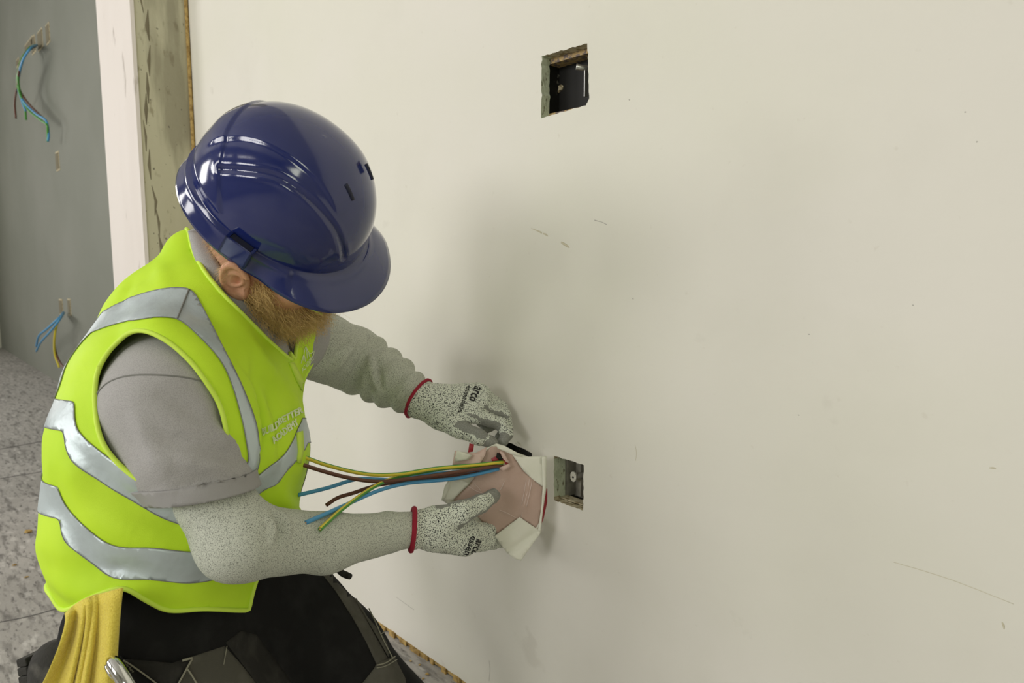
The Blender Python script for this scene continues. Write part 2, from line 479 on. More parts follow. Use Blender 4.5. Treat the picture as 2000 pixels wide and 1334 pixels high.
# plywood edge under the board, along the floor
f0, f1 = PW(770, 1268), PW(862, 1334)
V, F = boxes_vf([((WX0, 0.0015, 0.003), (WX1, 0.05, 0.0118))])
mesh_obj('sole_plate', V, F, MT['ply'], wall, smooth=False)
for i in range(60):
    x = WX0 + 0.5 + i*0.045 + random.uniform(-0.01, 0.01)
    w = random.uniform(0.008, 0.04)
    if x < 0.6:
        V, F = boxes_vf([((x, -0.0025-random.random()*0.003, 0.0005), (x+w, 0.001, 0.007+random.random()*0.007))])
        mesh_obj('splinter', V, F, MT['ply'], wall, smooth=False)

# pillar
pil = box('pillar', (COLX0, COL_Y, 0), (COLX1, GREY_Y+0.12, ROOM_Z), MT['concrete'], None, 0.004)
setp(pil, 'square raw concrete pillar standing proud of the wall', None, None, 'structure')
box('pillar_board', (COLX0-0.012, COL_Y-0.013, 0.0), (COLX1+0.004, COL_Y-0.0005, ROOM_Z-0.01), MT['pillar_board'], pil)
tube('corner_bead', [(COLX1+0.006, -0.006, 0.02), (COLX1+0.006, -0.006, 1.6), (COLX1+0.006, -0.006, ROOM_Z-0.02)], 0.0065, MT['ply'], wall, 8, 2)
# chipped darker arris along the pillar
for i in range(26):
    z = 0.9 + i*0.092 + random.uniform(-0.03, 0.03)
    y = COL_Y + 0.028 + 0.012*math.sin(i*0.9) + random.uniform(-0.004, 0.004)
    V, F = tube_vf(np.array([(COLX1+0.0001, y, z-0.05), (COLX1+0.0001, y+random.uniform(-.01,.01), z), (COLX1+0.0001, y+random.uniform(-.008,.008), z+0.055)]), np.array([0.001, random.uniform(0.003, 0.0075), 0.001]), 6)
    V = np.array(V); V[:, 0] = COLX1+0.0001+(V[:, 0]-COLX1-0.0001)*0.1
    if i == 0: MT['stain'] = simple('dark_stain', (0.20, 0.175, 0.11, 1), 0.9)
    mesh_obj('stain_streak', V, F, MT['stain'], pil)

def holed_box_wall(name, y, thick, xr, zr, wins, mat):
    rects = []
    xs = sorted(set([xr[0], xr[1]] + [w[0]-w[1]/2 for w in wins] + [w[0]+w[1]/2 for w in wins]))
    zs = sorted(set([zr[0], zr[1]] + [w[2]-w[3]/2 for w in wins] + [w[2]+w[3]/2 for w in wins]))
    for i in range(len(xs)-1):
        for k in range(len(zs)-1):
            cx, cz = (xs[i]+xs[i+1])/2, (zs[k]+zs[k+1])/2
            if any(abs(cx-w[0]) < w[1]/2 and abs(cz-w[2]) < w[3]/2 for w in wins): continue
            rects.append(((xs[i], y-thick, zs[k]), (xs[i+1], y, zs[k+1])))
    V, F = boxes_vf(rects)
    return mesh_obj(name, V, F, mat, None, smooth=False)
wl = box('wall_left', (ROOM_X0-0.1, GREY_Y, 0), (COLX0-0.0, GREY_Y+0.12, ROOM_Z), MT['grey_wall'])
setp(wl, 'grey-green plasterboard wall beyond the concrete pillar', None, None, 'structure')
we = box('wall_end', (ROOM_X0-0.12, ROOM_Y, 0), (ROOM_X0, GREY_Y, ROOM_Z), MT['end_wall']); setp(we, 'pale end wall of the long room', None, None, 'structure')
wf = box('wall_front', (ROOM_X1, ROOM_Y, 0), (ROOM_X1+0.12, 0.1, ROOM_Z), MT['opposite']); setp(wf, 'plain wall closing the near end of the room', None, None, 'structure')
wb = holed_box_wall('wall_back', ROOM_Y, 0.1, (ROOM_X0, ROOM_X1), (0, ROOM_Z), WIN, MT['opposite'])
setp(wb, 'window wall on the opposite side of the room', None, None, 'structure')
for i, (wx, ww, wz, wh) in enumerate(WIN):
    fr = 0.05
    V, F = boxes_vf([((wx-ww/2, ROOM_Y-0.06, wz-wh/2), (wx-ww/2+fr, ROOM_Y-0.01, wz+wh/2)), ((wx+ww/2-fr, ROOM_Y-0.06, wz-wh/2), (wx+ww/2, ROOM_Y-0.01, wz+wh/2)),
                     ((wx-ww/2, ROOM_Y-0.06, wz-wh/2), (wx+ww/2, ROOM_Y-0.01, wz-wh/2+fr)), ((wx-ww/2, ROOM_Y-0.06, wz+wh/2-fr), (wx+ww/2, ROOM_Y-0.01, wz+wh/2)),
                     ((wx-0.02, ROOM_Y-0.055, wz-wh/2), (wx+0.02, ROOM_Y-0.015, wz+wh/2))])
    w = mesh_obj('window_%d' % (i+1), V, F, MT['frame'], None, smooth=False)
    setp(w, 'grey framed window in the opposite wall', None, None, 'structure')
fl = box('floor', (ROOM_X0-0.1, ROOM_Y-0.1, -0.1), (ROOM_X1+0.1, GREY_Y+0.1, 0), MT['floor'])
setp(fl, 'dusty grey concrete floor with dirt and scrape marks', None, None, 'structure')
ce = box('ceiling', (ROOM_X0-0.1, ROOM_Y-0.1, ROOM_Z), (ROOM_X1+0.1, GREY_Y+0.1, ROOM_Z+0.1), MT['ceiling'])
setp(ce, 'plain pale ceiling above the room', None, None, 'structure')
# floor joints and scrape lines
def floor_line(pxs, w):
    c = catmull([PZ(px, py, 0.0004) for px, py in pxs], 4)
    V, F = tube_vf(c, w, 6)
    V = np.array(V); V[:, 2] = 0.0002 + (V[:, 2]-0.0004)*0.05
    mesh_obj('floor_joint', V, F, MT['floor_joint'], fl)
floor_line([(-60, 1226), (0, 1215), (60, 1203), (120, 1186), (200, 1165)], 0.0035)
floor_line([(-60, 946), (0, 935), (60, 925), (120, 915)], 0.006)
floor_line([(-60, 884), (0, 877), (60, 866), (130, 852)], 0.008)
# ------------------------------------------------------------------ implicit-surface toolkit
def vnoise(p):
    p = np.asarray(p); i = np.floor(p); f = p-i; u = f*f*(3-2*f)
    def h(o):
        q = i+np.array(o)
        s = np.sin(q[..., 0]*127.1+q[..., 1]*311.7+q[..., 2]*74.7)*43758.5453
        return s-np.floor(s)
    r = 0
    for dx in (0, 1):
        for dy in (0, 1):
            for dz in (0, 1):
                w = (u[..., 0] if dx else 1-u[..., 0])*(u[..., 1] if dy else 1-u[..., 1])*(u[..., 2] if dz else 1-u[..., 2])
                r = r + w*h((dx, dy, dz))
    return r*2-1
def smin(a, b, k):
    h = np.clip(0.5+0.5*(b-a)/k, 0, 1)
    return b*(1-h)+a*h - k*h*(1-h)
def smax(a, b, k): return -smin(-a, -b, k)
def s_caps(p, a, b, ra, rb):
    a = np.asarray(a); b = np.asarray(b); d = b-a
    t = np.clip(((p-a)@d)/(d@d), 0, 1)
    return np.linalg.norm(p-a-t[..., None]*d, axis=-1) - (ra+(rb-ra)*t)
def s_chain(p, pts, rs, k=0.0):
    r = None
    for i in range(len(pts)-1):
        q = s_caps(p, pts[i], pts[i+1], rs[i], rs[i+1])
        r = q if r is None else (np.minimum(r, q) if k == 0 else smin(r, q, k))
    return r
def s_ell(p, c, ax, r):
    """ellipsoid: ax rows are unit axes"""
    q = ((p-np.asarray(c))@np.asarray(ax).T)/np.asarray(r)
    n = np.linalg.norm(q, axis=-1)
    g = np.linalg.norm(q/np.asarray(r), axis=-1)+1e-9
    return n*(n-1)/g
def s_loft(p, C, Wd, Hd, lat, e=2.0):
    """generalised cylinder through centres C, half width Wd along lat, half depth Hd"""
    best = None
    for i in range(len(C)-1):
        a, b = C[i], C[i+1]; d = b-a; L = np.linalg.norm(d); ax = d/L
        la = lat-ax*(lat@ax); la /= np.linalg.norm(la); fw = np.cross(la, ax)
        t = ((p-a)@ax)/L
        tc = np.clip(t, 0, 1)
        q = p-a-tc[..., None]*d
        w = Wd[i]+(Wd[i+1]-Wd[i])*tc; h = Hd[i]+(Hd[i+1]-Hd[i])*tc
        u, v, z = q@la, q@fw, q@ax
        m = np.minimum(w, h)
        k = ((np.abs(u)/w)**e+(np.abs(v)/h)**e+(np.abs(z)/(m*0.75))**e)**(1/e)
        dd = (k-1)*m
        best = dd if best is None else smin(best, dd, 0.02)
    return best
def nets(sdf, lo, hi, h, pad=3, refine=2):
    lo = np.asarray(lo)-pad*h; hi = np.asarray(hi)+pad*h
    n = np.ceil((hi-lo)/h/4).astype(int)*4+1
    st = 4
    gx = [lo[i]+np.arange(n[i])*h for i in range(3)]
    cx = [g[::st] for g in gx]
    G = np.stack(np.meshgrid(*cx, indexing='ij'), -1)
    cv = sdf(G.reshape(-1, 3)).reshape(G.shape[:3])
    from_idx = [np.minimum((np.arange(n[i])+st//2)//st, len(cx[i])-1) for i in range(3)]
    v = cv[np.ix_(*from_idx)].astype(np.float64)
    near = np.argwhere(np.abs(v) < h*st*1.6)
    pts = lo+near*h
    out = np.empty(len(pts))
    for s in range(0, len(pts), 400000): out[s:s+400000] = sdf(pts[s:s+400000])
    v[near[:, 0], near[:, 1], near[:, 2]] = out
    ins = v < 0
    nx, ny, nz = v.shape
    cnt = np.zeros((nx-1, ny-1, nz-1), int)
    for dx in (0, 1):
        for dy in (0, 1):
            for dz in (0, 1): cnt += ins[dx:nx-1+dx, dy:ny-1+dy, dz:nz-1+dz]
    act = np.argwhere((cnt > 0) & (cnt < 8))
    vid = np.full(cnt.shape, -1); vid[act[:, 0], act[:, 1], act[:, 2]] = np.arange(len(act))
    acc = np.zeros((len(act), 3)); num = np.zeros(len(act))
    cor = [(a, b, c) for a in (0, 1) for b in (0, 1) for c in (0, 1)]
    for a in cor:
        for ax in range(3):
            if a[ax]: continue
            b = list(a); b[ax] = 1
            va = v[act[:, 0]+a[0], act[:, 1]+a[1], act[:, 2]+a[2]]; vb = v[act[:, 0]+b[0], act[:, 1]+b[1], act[:, 2]+b[2]]
            m = (va < 0) != (vb < 0)
            t = np.where(m, va/(va-vb+1e-15), 0)
            q = np.array(a, float)[None, :]+np.zeros((len(act), 3)); q[:, ax] += t
            acc[m] += q[m]; num[m] += 1
    V = lo+(act+acc/num[:, None])*h
    Q = []
    for ax in range(3):
        o1, o2 = [(1, 2), (2, 0), (0, 1)][ax]
        sl0 = [slice(None)]*3; sl1 = [slice(None)]*3
        sl0[ax] = slice(0, -1); sl1[ax] = slice(1, None)
        for o in (o1, o2): sl0[o] = slice(1, -1); sl1[o] = slice(1, -1)
        A, B = ins[tuple(sl0)], ins[tuple(sl1)]
        for flip, mm in ((False, A & ~B), (True, ~A & B)):
            e = np.argwhere(mm)
            if not len(e): continue
            e[:, o1] += 1; e[:, o2] += 1
            def cell(d1, d2):
                q = e.copy(); q[:, o1] += d1; q[:, o2] += d2
                return vid[q[:, 0], q[:, 1], q[:, 2]]
            f = np.stack([cell(-1, -1), cell(0, -1), cell(0, 0), cell(-1, 0)], 1)
            Q.append(f[:, ::-1] if flip else f)
    Q = np.concatenate(Q)
    for _ in range(refine):
        g, d0 = grad(sdf, V, h*0.4)
        step = np.clip(d0/np.maximum((g*g).sum(1), 0.05), -0.5*h, 0.5*h)
        V = V-g*step[:, None]
    return V, Q
def grad(sdf, V, e):
    d0 = sdf(V)
    g = np.stack([(sdf(V+np.eye(3)[i]*e)-sdf(V-np.eye(3)[i]*e))/(2*e) for i in range(3)], 1)
    return g, d0
def tris_of(Q): return np.concatenate([Q[:, [0, 1, 2]], Q[:, [0, 2, 3]]])
def vnormals(V, T):
    n = np.cross(V[T[:, 1]]-V[T[:, 0]], V[T[:, 2]]-V[T[:, 0]])
    N = np.zeros_like(V)
    for k in range(3): np.add.at(N, T[:, k], n)
    return N/(np.linalg.norm(N, axis=1)[:, None]+1e-15)
def smooth_v(V, T, it=2, lam=0.5, keep=None):
    E = np.unique(np.sort(np.concatenate([T[:, [0, 1]], T[:, [1, 2]], T[:, [2, 0]]]), 1), axis=0)
    deg = np.bincount(E.ravel(), minlength=len(V)).astype(float)
    for _ in range(it):
        a = np.zeros_like(V)
        np.add.at(a, E[:, 0], V[E[:, 1]]); np.add.at(a, E[:, 1], V[E[:, 0]])
        V = V+lam*(a/np.maximum(deg, 1)[:, None]-V)
    return V
def clip(V, T, f):
    """keep the part of a triangle mesh where f >= 0, with clean cut edges"""
    ins = f >= 0
    c = ins[T].sum(1)
    full = T[c == 3]
    one, two = T[c == 1], T[c == 2]
    def rot(tt, flag):
        k = np.argmax(ins[tt] == flag, axis=1)
        return np.stack([tt[np.arange(len(tt)), (k+j) % 3] for j in range(3)], 1)
    one = rot(one, True) if len(one) else one; two = rot(two, False) if len(two) else two
    ed = np.concatenate([one[:, [0, 1]], one[:, [0, 2]], two[:, [0, 1]], two[:, [0, 2]]]) if len(one)+len(two) else np.zeros((0, 2), int)
    key = np.sort(ed, 1)
    u, inv = np.unique(key, axis=0, return_inverse=True); inv = inv.ravel()
    t = f[u[:, 0]]/(f[u[:, 0]]-f[u[:, 1]]+1e-15)
    NV = V[u[:, 0]]+(V[u[:, 1]]-V[u[:, 0]])*t[:, None]
    b = len(V); ids = b+inv
    n1, n2 = len(one), len(two)
    i1, i2, i3, i4 = ids[:n1], ids[n1:2*n1], ids[2*n1:2*n1+n2], ids[2*n1+n2:]
    T2 = np.concatenate([full, np.stack([one[:, 0], i1, i2], 1), np.stack([i3, two[:, 1], two[:, 2]], 1), np.stack([i3, two[:, 2], i4], 1)])
    VV = np.concatenate([V, NV])
    used = np.unique(T2); mp = np.full(len(VV), -1); mp[used] = np.arange(len(used))
    return VV[used], mp[T2]
def biggest(V, T, minfrac=0.05):
    par = np.arange(len(V))
    E = np.concatenate([T[:, [0, 1]], T[:, [1, 2]]])
    for _ in range(200):
        m = np.minimum(par[E[:, 0]], par[E[:, 1]])
        old = par.copy()
        np.minimum.at(par, E[:, 0], m); np.minimum.at(par, E[:, 1], m)
        par = par[par]
        if (par == old).all(): break
    lab, cnt = np.unique(par, return_counts=True)
    ok = lab[cnt >= minfrac*cnt.max()]
    T = T[np.isin(par[T[:, 0]], ok)]
    used = np.unique(T); mp = np.full(len(V), -1); mp[used] = np.arange(len(used))
    return V[used], mp[T]
def loops(V, T, minlen=12):
    E = np.concatenate([T[:, [0, 1]], T[:, [1, 2]], T[:, [2, 0]]])
    k = np.sort(E, 1); u, inv, c = np.unique(k, axis=0, return_inverse=True, return_counts=True)
    B = E[c[inv.ravel()] == 1]
    nxt = {int(a): int(b) for a, b in B}
    out, seen = [], set()
    for s in list(nxt):
        if s in seen: continue
        l = [s]; seen.add(s); x = nxt[s]
        while x != s and x in nxt and x not in seen: l.append(x); seen.add(x); x = nxt[x]
        if len(l) >= minlen: out.append(V[l])
    return out
def resample(L, step, closed=True):
    L = np.asarray(L)
    if closed: L = np.vstack([L, L[:1]])
    for _ in range(3):
        if closed:
            q = L[:-1]; q = (np.roll(q, 1, 0)+2*q+np.roll(q, -1, 0))/4; L = np.vstack([q, q[:1]])
        else: L[1:-1] = (L[:-2]+2*L[1:-1]+L[2:])/4
    s = np.concatenate([[0], np.cumsum(np.linalg.norm(np.diff(L, axis=0), axis=1))])
    n = max(4, int(s[-1]/step))
    t = np.linspace(0, s[-1], n)
    return np.stack([np.interp(t, s, L[:, i]) for i in range(3)], 1)
def bvh_of(V, T): return BVHTree.FromPolygons([tuple(v) for v in V.tolist()], T.tolist())
CAMO = Vector(cO)
def hit(bvh, px, py):
    d = Vector(cR*((px-1000)/FPX) + cU*((667-py)/FPX) + cF).normalized()
    r = bvh.ray_cast(CAMO, d)
    return r[0], r[1]
def patch(name, poly, bvh, off, mat, parent, thick=0.0012, step=9, bulge=0.0, wob=0.0):
    """cloth piece lying on a surface: outline given in the photo frame, laid on the surface that is there"""
    poly = [np.array(q, float) for q in poly]
    pl = []
    for i in range(len(poly)):
        a, b = poly[i], poly[(i+1) % len(poly)]
        m = max(1, int(np.linalg.norm(b-a)/step))
        for k in range(m): pl.append(a+(b-a)*k/m)
    A = np.array(pl); lo, hi = A.min(0), A.max(0)
    ex = []
    for x in np.arange(lo[0]+step*0.5, hi[0], step):
        for y in np.arange(lo[1]+step*0.5, hi[1], step): ex.append((x, y))
    def ins(x, y):
        j = len(pl)-1; c = False
        for i in range(len(pl)):
            if (pl[i][1] > y) != (pl[j][1] > y) and x < (pl[j][0]-pl[i][0])*(y-pl[i][1])/(pl[j][1]-pl[i][1])+pl[i][0]: c = not c
            j = i
        return c
    ex = [q for q in ex if ins(*q) and np.min(np.linalg.norm(A-np.array(q), axis=1)) > step*0.45]
    v2, F = fill_poly([tuple(q) for q in pl], [], ex)
    V = []; okv = []
    for x, y in v2:
        p, n = hit(bvh, x, y)
        if p is None: V.append((0, 0, 0)); okv.append(False)
        else:
            dd = np.min(np.linalg.norm(A-np.array([x, y]), axis=1))
            V.append(tuple(p+n*(off+bulge*min(1, dd/18)))); okv.append(True)
    F = [f for f in F if all(okv[i] for i in f)]
    V = np.array(V)
    Fo = []
    for f in F:
        a, b, c = V[f[0]], V[f[1]], V[f[2]]
        if max(np.linalg.norm(a-b), np.linalg.norm(b-c), np.linalg.norm(a-c)) > 0.05: continue
        f = f if np.cross(b-a, c-a)@(cO-a) > 0 else tuple(reversed(f))
        for k in range(1, len(f)-1): Fo.append((f[0], f[k], f[k+1]))
    if not Fo: return None
    V, Fo = biggest(V, np.array(Fo), 0.9)
    o = mesh_obj(name, V, Fo, mat, parent)
    return solidify(o, thick, -1.0)
def line_on(name, pts, bvh, r, mat, parent, off=0.0, sides=6, step=6):
    A = catmull([np.array(q, float) for q in pts], 6)
    out = []
    for x, y in A:
        p, n = hit(bvh, x, y)
        if p is not None: out.append(np.array(p+n*off))
    if len(out) < 2: return None
    out = resample(np.array(out), 0.004, False) if len(out) > 4 else np.array(out)
    V, F = tube_vf(out, r, sides)
    return mesh_obj(name, V, F, mat, parent)
def text_vf(txt, size, outline=False, extr=0.0, shear=0.0):
    cu = bpy.data.curves.new('lettering', 'FONT'); cu.body = txt; cu.size = size; cu.align_x = 'CENTER'; cu.align_y = 'CENTER'
    cu.shear = shear; cu.resolution_u = 2
    if outline:
        cu.fill_mode = 'NONE'; cu.bevel_depth = outline; cu.bevel_resolution = 0
    else: cu.offset = extr
    o = bpy.data.objects.new('lettering', cu); COL.objects.link(o)
    dg = bpy.context.evaluated_depsgraph_get()
    me = bpy.data.meshes.new_from_object(o.evaluated_get(dg))
    bm = bmesh.new(); bm.from_mesh(me)
    if not outline:
        bmesh.ops.triangulate(bm, faces=bm.faces)
        bmesh.ops.subdivide_edges(bm, edges=[e for e in bm.edges if e.calc_length() > size*0.12], cuts=2, use_grid_fill=True)
        bmesh.ops.triangulate(bm, faces=bm.faces)
    V = np.array([v.co[:] for v in bm.verts]); F = [tuple(v.index for v in f.verts) for f in bm.faces]
    bm.free(); bpy.data.objects.remove(o); bpy.data.curves.remove(cu); bpy.data.meshes.remove(me)
    return V, F
def text_on(name, txt, quad, bvh, mat, parent, off=0.0008, outline=False, bold=0.0, bend=0.0):
    """lettering laid on a surface; quad = photo-frame corners of its box: (left-bottom, right-bottom, left-top)"""
    V, F = text_vf(txt, 1.0, outline, bold)
    lo, hi = V.min(0), V.max(0)
    o, r, t = (np.array(q, float) for q in quad)
    out = []; ok = []
    for v in V:
        a = (v[0]-lo[0])/(hi[0]-lo[0]); b = (v[1]-lo[1])/(hi[1]-lo[1])
        q = o+(r-o)*a+(t-o)*b + (t-o)*bend*(a-0.5)**2
        p, n = hit(bvh, q[0], q[1])
        if p is None: out.append((0, 0, 0)); ok.append(False)
        else: out.append(tuple(p+n*(off+(v[2]*0.02 if outline else 0)))); ok.append(True)
    F = [f for f in F if all(ok[i] for i in f)]
    o = mesh_obj(name, out, F, mat, parent, smooth=False); o['kind'] = 'stuff'
    return o
# ------------------------------------------------------------------ the electrician
MT['vest'] = simple('hi_vis_fabric', (0.62, 0.90, 0.035, 1), 0.62, spec=0.3, noise=(9, (0.54, 0.83, 0.02, 1), 0.35, 0.7), bump=(1500, 0.0003))
MT['vest_edge'] = simple('hi_vis_binding', (0.68, 0.92, 0.10, 1), 0.6, spec=0.3, bump=(1500, 0.0003))
MT['tape'] = simple('reflective_tape', (0.56, 0.64, 0.65, 1), 0.42, metal=0.35, noise=(14, (0.44, 0.49, 0.50, 1), 0.45, 0.7), bump=(40, 0.0016))
MT['stitch'] = simple('dark_stitching', (0.22, 0.22, 0.20, 1), 0.9)
MT['shirt'] = simple('grey_pique', (0.45, 0.437, 0.425, 1), 0.9, spec=0.2, noise=(900, (0.36, 0.35, 0.34, 1), 0.45, 0.62), bump=(900, 0.0005))
MT['shirt_dark'] = simple('grey_rib', (0.36, 0.35, 0.34, 1), 0.9, spec=0.2, bump=(900, 0.0005))
MT['sleeve'] = knit('marl_sleeve', (0.62, 0.64, 0.55, 1), (0.15, 0.16, 0.13, 1), 880, 0.49, soft=0.2)
MT['glove'] = knit('marl_glove', (0.76, 0.79, 0.68, 1), (0.035, 0.04, 0.035, 1), 540, 0.525, soft=0.08, bump=0.0011)
MT['coat'] = simple('grey_palm_coating', (0.23, 0.235, 0.205, 1), 0.6, noise=(500, (0.30, 0.305, 0.27, 1), 0.45, 0.62), bump=(700, 0.0006))
MT['red'] = simple('red_cuff', (0.33, 0.008, 0.03, 1), 0.8, bump=(900, 0.0006))
MT['ink'] = simple('black_print', (0.015, 0.015, 0.015, 1), 0.8)
MT['print'] = simple('pale_print', (0.86, 0.92, 0.66, 1), 0.7)
MT['black'] = simple('black_cloth', (0.0095, 0.0095, 0.0092, 1), 0.9, spec=0.25, noise=(30, (0.016, 0.016, 0.0155, 1), 0.5, 0.75), bump=(900, 0.0004))
MT['grey_cloth'] = simple('faded_grey_cloth', (0.092, 0.088, 0.072, 1), 0.95, spec=0.15, noise=(24, (0.125, 0.12, 0.10, 1), 0.45, 0.7), bump=(900, 0.0005))
MT['dark_cloth'] = simple('dark_grey_cloth', (0.030, 0.029, 0.026, 1), 0.95, spec=0.15, noise=(40, (0.048, 0.046, 0.041, 1), 0.45, 0.7), bump=(900, 0.0005))
MT['thread'] = simple('pale_thread', (0.30, 0.29, 0.22, 1), 0.9)
MT['skin'] = simple('skin', (0.74, 0.42, 0.27, 1), 0.5, spec=0.35, noise=(26, (0.66, 0.33, 0.20, 1), 0.4, 0.7), bump=(260, 0.0007))
MT['skin'].node_tree.nodes['Principled BSDF'].inputs['Subsurface Weight'].default_value = 0.15
MT['skin'].node_tree.nodes['Principled BSDF'].inputs['Subsurface Radius'].default_value = (0.01, 0.004, 0.002)
MT['beard'] = simple('ginger_beard', (0.80, 0.56, 0.23, 1), 0.5, spec=0.4)
MT['hair'] = simple('fair_hair', (0.66, 0.46, 0.24, 1), 0.5, spec=0.4)
MT['eye'] = simple('eye_white', (0.8, 0.78, 0.74, 1), 0.2)
MT['helmet'] = simple('blue_shell', (0.011, 0.020, 0.118, 1), 0.09, spec=0.6, coat=0.6, bump=(900, 0.00004))
MT['helmet_in'] = simple('dark_liner', (0.01, 0.012, 0.03, 1), 0.6)
MT['lens'] = simple('lime_plastic', (0.66, 0.85, 0.12, 1), 0.3)
MT['boot'] = simple('boot_rubber', (0.035, 0.033, 0.028, 1), 0.85, noise=(25, (0.10, 0.095, 0.08, 1), 0.52, 0.72), bump=(120, 0.002))

lat = cvec(0.137, 0.233, -0.96)                     # his right to his left
STN = [(330, 1330, 1.00), (342, 1190, 1.02), (350, 1020, 1.02), (368, 872, 1.03), (388, 752, 1.05), (412, 650, 1.06), (436, 575, 1.06)]
TC = [P(*q) for q in STN]
spine = TC[5]-TC[2]; spine /= np.linalg.norm(spine)
latp = lat-spine*(lat@spine); latp /= np.linalg.norm(latp)
fwd = np.cross(latp, spine)
OT = TC[3]
def tcoord(V):
    q = np.asarray(V)-OT
    return q@latp, q@spine, q@fwd
SR, SL = P(332, 765, 0.905), P(570, 655, 1.195)
ER, WR = P(466, 1056, 0.885), P(800, 1034, 1.10)
EL, WL = P(690, 702, 1.33), P(818, 778, 1.262)
NKR, NKL = P(412, 600, 1.00), P(470, 600, 1.13)
HIPR, KNR, ANR = P(300, 1262, 0.96), P(520, 1590, 1.00), P(150, 1560, 1.02)
HIPL, KNL, ANL = P(440, 1135, 1.12), P(805, 1455, 1.20), P(205, 1390, 1.24)
GROUND = np.array([TC[1][0], TC[1][1], 0.0])
man = empty('person', GROUND)
setp(man, 'person in blue hard hat and yellow hi-vis vest kneeling to wire the wall', 'person')
ARM_R = [P(372, 900, 0.90), ER, P(640, 1060, 0.99), WR]

def bbox(pts, r):
    A = np.array(pts); return A.min(0)-r, A.max(0)+r

# ---- vest
VW = [0.140, 0.150, 0.178, 0.195, 0.180, 0.128, 0.080]
VH = [0.140, 0.150, 0.156, 0.166, 0.142, 0.092, 0.070]
HUNCH = [P(392, 528, 1.06), P(345, 638, 1.07), P(288, 765, 1.05)]
def vest_sdf(p):
    d = s_loft(p, TC, VW, VH, lat, 2.1)
    d = smin(d, s_chain(p, HUNCH, [0.062, 0.098, 0.112], 0.02), 0.04)
    d = smin(d, s_caps(p, NKR, SR+latp*0.03, 0.058, 0.072), 0.05)
    d = smin(d, s_caps(p, NKL, SL-latp*0.03, 0.058, 0.072), 0.05)
    return d
def folds(V, N, amp):
    a, b, c = tcoord(V)
    q = np.stack([a*7, b*11, c*7], 1)
    return amp*(vnoise(q+3.1)*1.0 + 0.45*vnoise(q*2.3+9) + 0.20*vnoise(q*5.1+4))
lo, hi = bbox(TC, 0.23)
V0, Q0 = nets(vest_sdf, lo, hi, 0.006)
T0 = tris_of(Q0)
FOLD = []
def add_folds(V, T, curves):
    bv = bvh_of(V, T); N = vnormals(V, T); D = np.zeros(len(V))
    for pts, amp, w in curves:
        c = []
        for x, y in catmull([np.array(q, float) for q in pts], 6):
            p, n = hit(bv, x, y)
            if p is not None: c.append(np.array(p))
        if len(c) < 2: continue
        c = np.array(c); L = len(c)
        taper = np.sin(np.linspace(0.12, math.pi-0.12, L))**0.6
        best = np.full(len(V), 1e9); tp = np.zeros(len(V))
        for i in range(L):
            dd = np.linalg.norm(V-c[i], axis=1); m = dd < best
            best[m] = dd[m]; tp[m] = taper[i]
        D += amp*tp*np.exp(-(best/w)**2)
    return V+N*D[:, None]
V0 = V0+vnormals(V0, T0)*folds(V0, None, 0.0055)[:, None]
V0 = add_folds(V0, T0, [
    ([(120, 900), (200, 1010), (330, 1060), (450, 1070)], 0.010, 0.022), ([(110, 1000), (180, 1100), (300, 1120)], -0.008, 0.02),
    ([(250, 930), (330, 960), (430, 1010)], 0.008, 0.016), ([(130, 860), (230, 960), (320, 1020)], -0.007, 0.016),
    ([(95, 1130), (170, 1160), (260, 1140), (330, 1160)], 0.012, 0.02), ([(200, 1120), (270, 1128), (360, 1150)], -0.010, 0.016),
    ([(500, 760), (520, 830), (535, 930)], 0.009, 0.014), ([(520, 760), (545, 830), (550, 930)], -0.007, 0.012), ([(300, 500), (320, 540), (325, 580)], 0.006, 0.013),
    ([(290, 480), (250, 560), (230, 600)], -0.005, 0.013), ([(450, 700), (500, 800), (510, 880)], -0.006, 0.012),
    ([(400, 520), (470, 640), (540, 740), (598, 800)], 0.007, 0.018), ([(540, 960), (560, 990), (585, 1000)], 0.01, 0.015)])
# the vest stands off the shirt along the upper and front edge of the armhole
q_ = V0-P(348, 802, 0.9); b_, c_ = q_@spine, q_@fwd
ell_ = np.sqrt(((0.6*c_-0.8*b_)/0.108)**2+((0.8*c_+0.6*b_)/0.068)**2)-1
lift = 0.020*np.exp(-(ell_/0.42)**2)*np.clip((0.8*c_+0.6*b_)/0.05+0.2, 0, 1)*((q_@latp) < 0.035)
V0 = V0+vnormals(V0, T0)*lift[:, None]
V0 = smooth_v(V0, T0, 3, 0.5)
VB = bvh_of(V0, T0)
def edge_samples(pts, n=5):
    out = []
    for x, y in catmull([np.array(q, float) for q in pts], n):
        p, nn = hit(VB, x, y)
        if p is not None: out.append(np.array(p))
    return np.array(out)
def theta(V):
    a, b, c = tcoord(V); return np.arctan2(a, c), b        # 0 = chest, -90 deg = his right side
def ang_table(ang, val, extra=()):
    ang = np.concatenate([ang, [e[0] for e in extra]]); val = np.concatenate([val, [e[1] for e in extra]])
    o = np.argsort(ang); ang, val = ang[o], val[o]
    bins = np.round(ang/0.03).astype(int); ub = np.unique(bins)
    A = np.array([ang[bins == k].mean() for k in ub]); B = np.array([val[bins == k].mean() for k in ub])
    A = np.concatenate([A-2*math.pi, A, A+2*math.pi]); B = np.concatenate([B]*3)
    return lambda x: np.interp(x, A, B)
# neck opening: polar about the neck
NC = TC[6]
def neck_polar(V):
    q = np.asarray(V)-NC
    return np.arctan2(q@latp, q@fwd), np.hypot(q@latp, q@fwd)
s = edge_samples([(368, 450), (378, 490), (400, 530), (440, 580), (500, 640), (552, 690), (582, 712)])
an, rn = neck_polar(s)
mirror = [(-a, r) for a, r in zip(an, rn) if a < -0.3]
neck_tab = ang_table(an, rn, mirror)
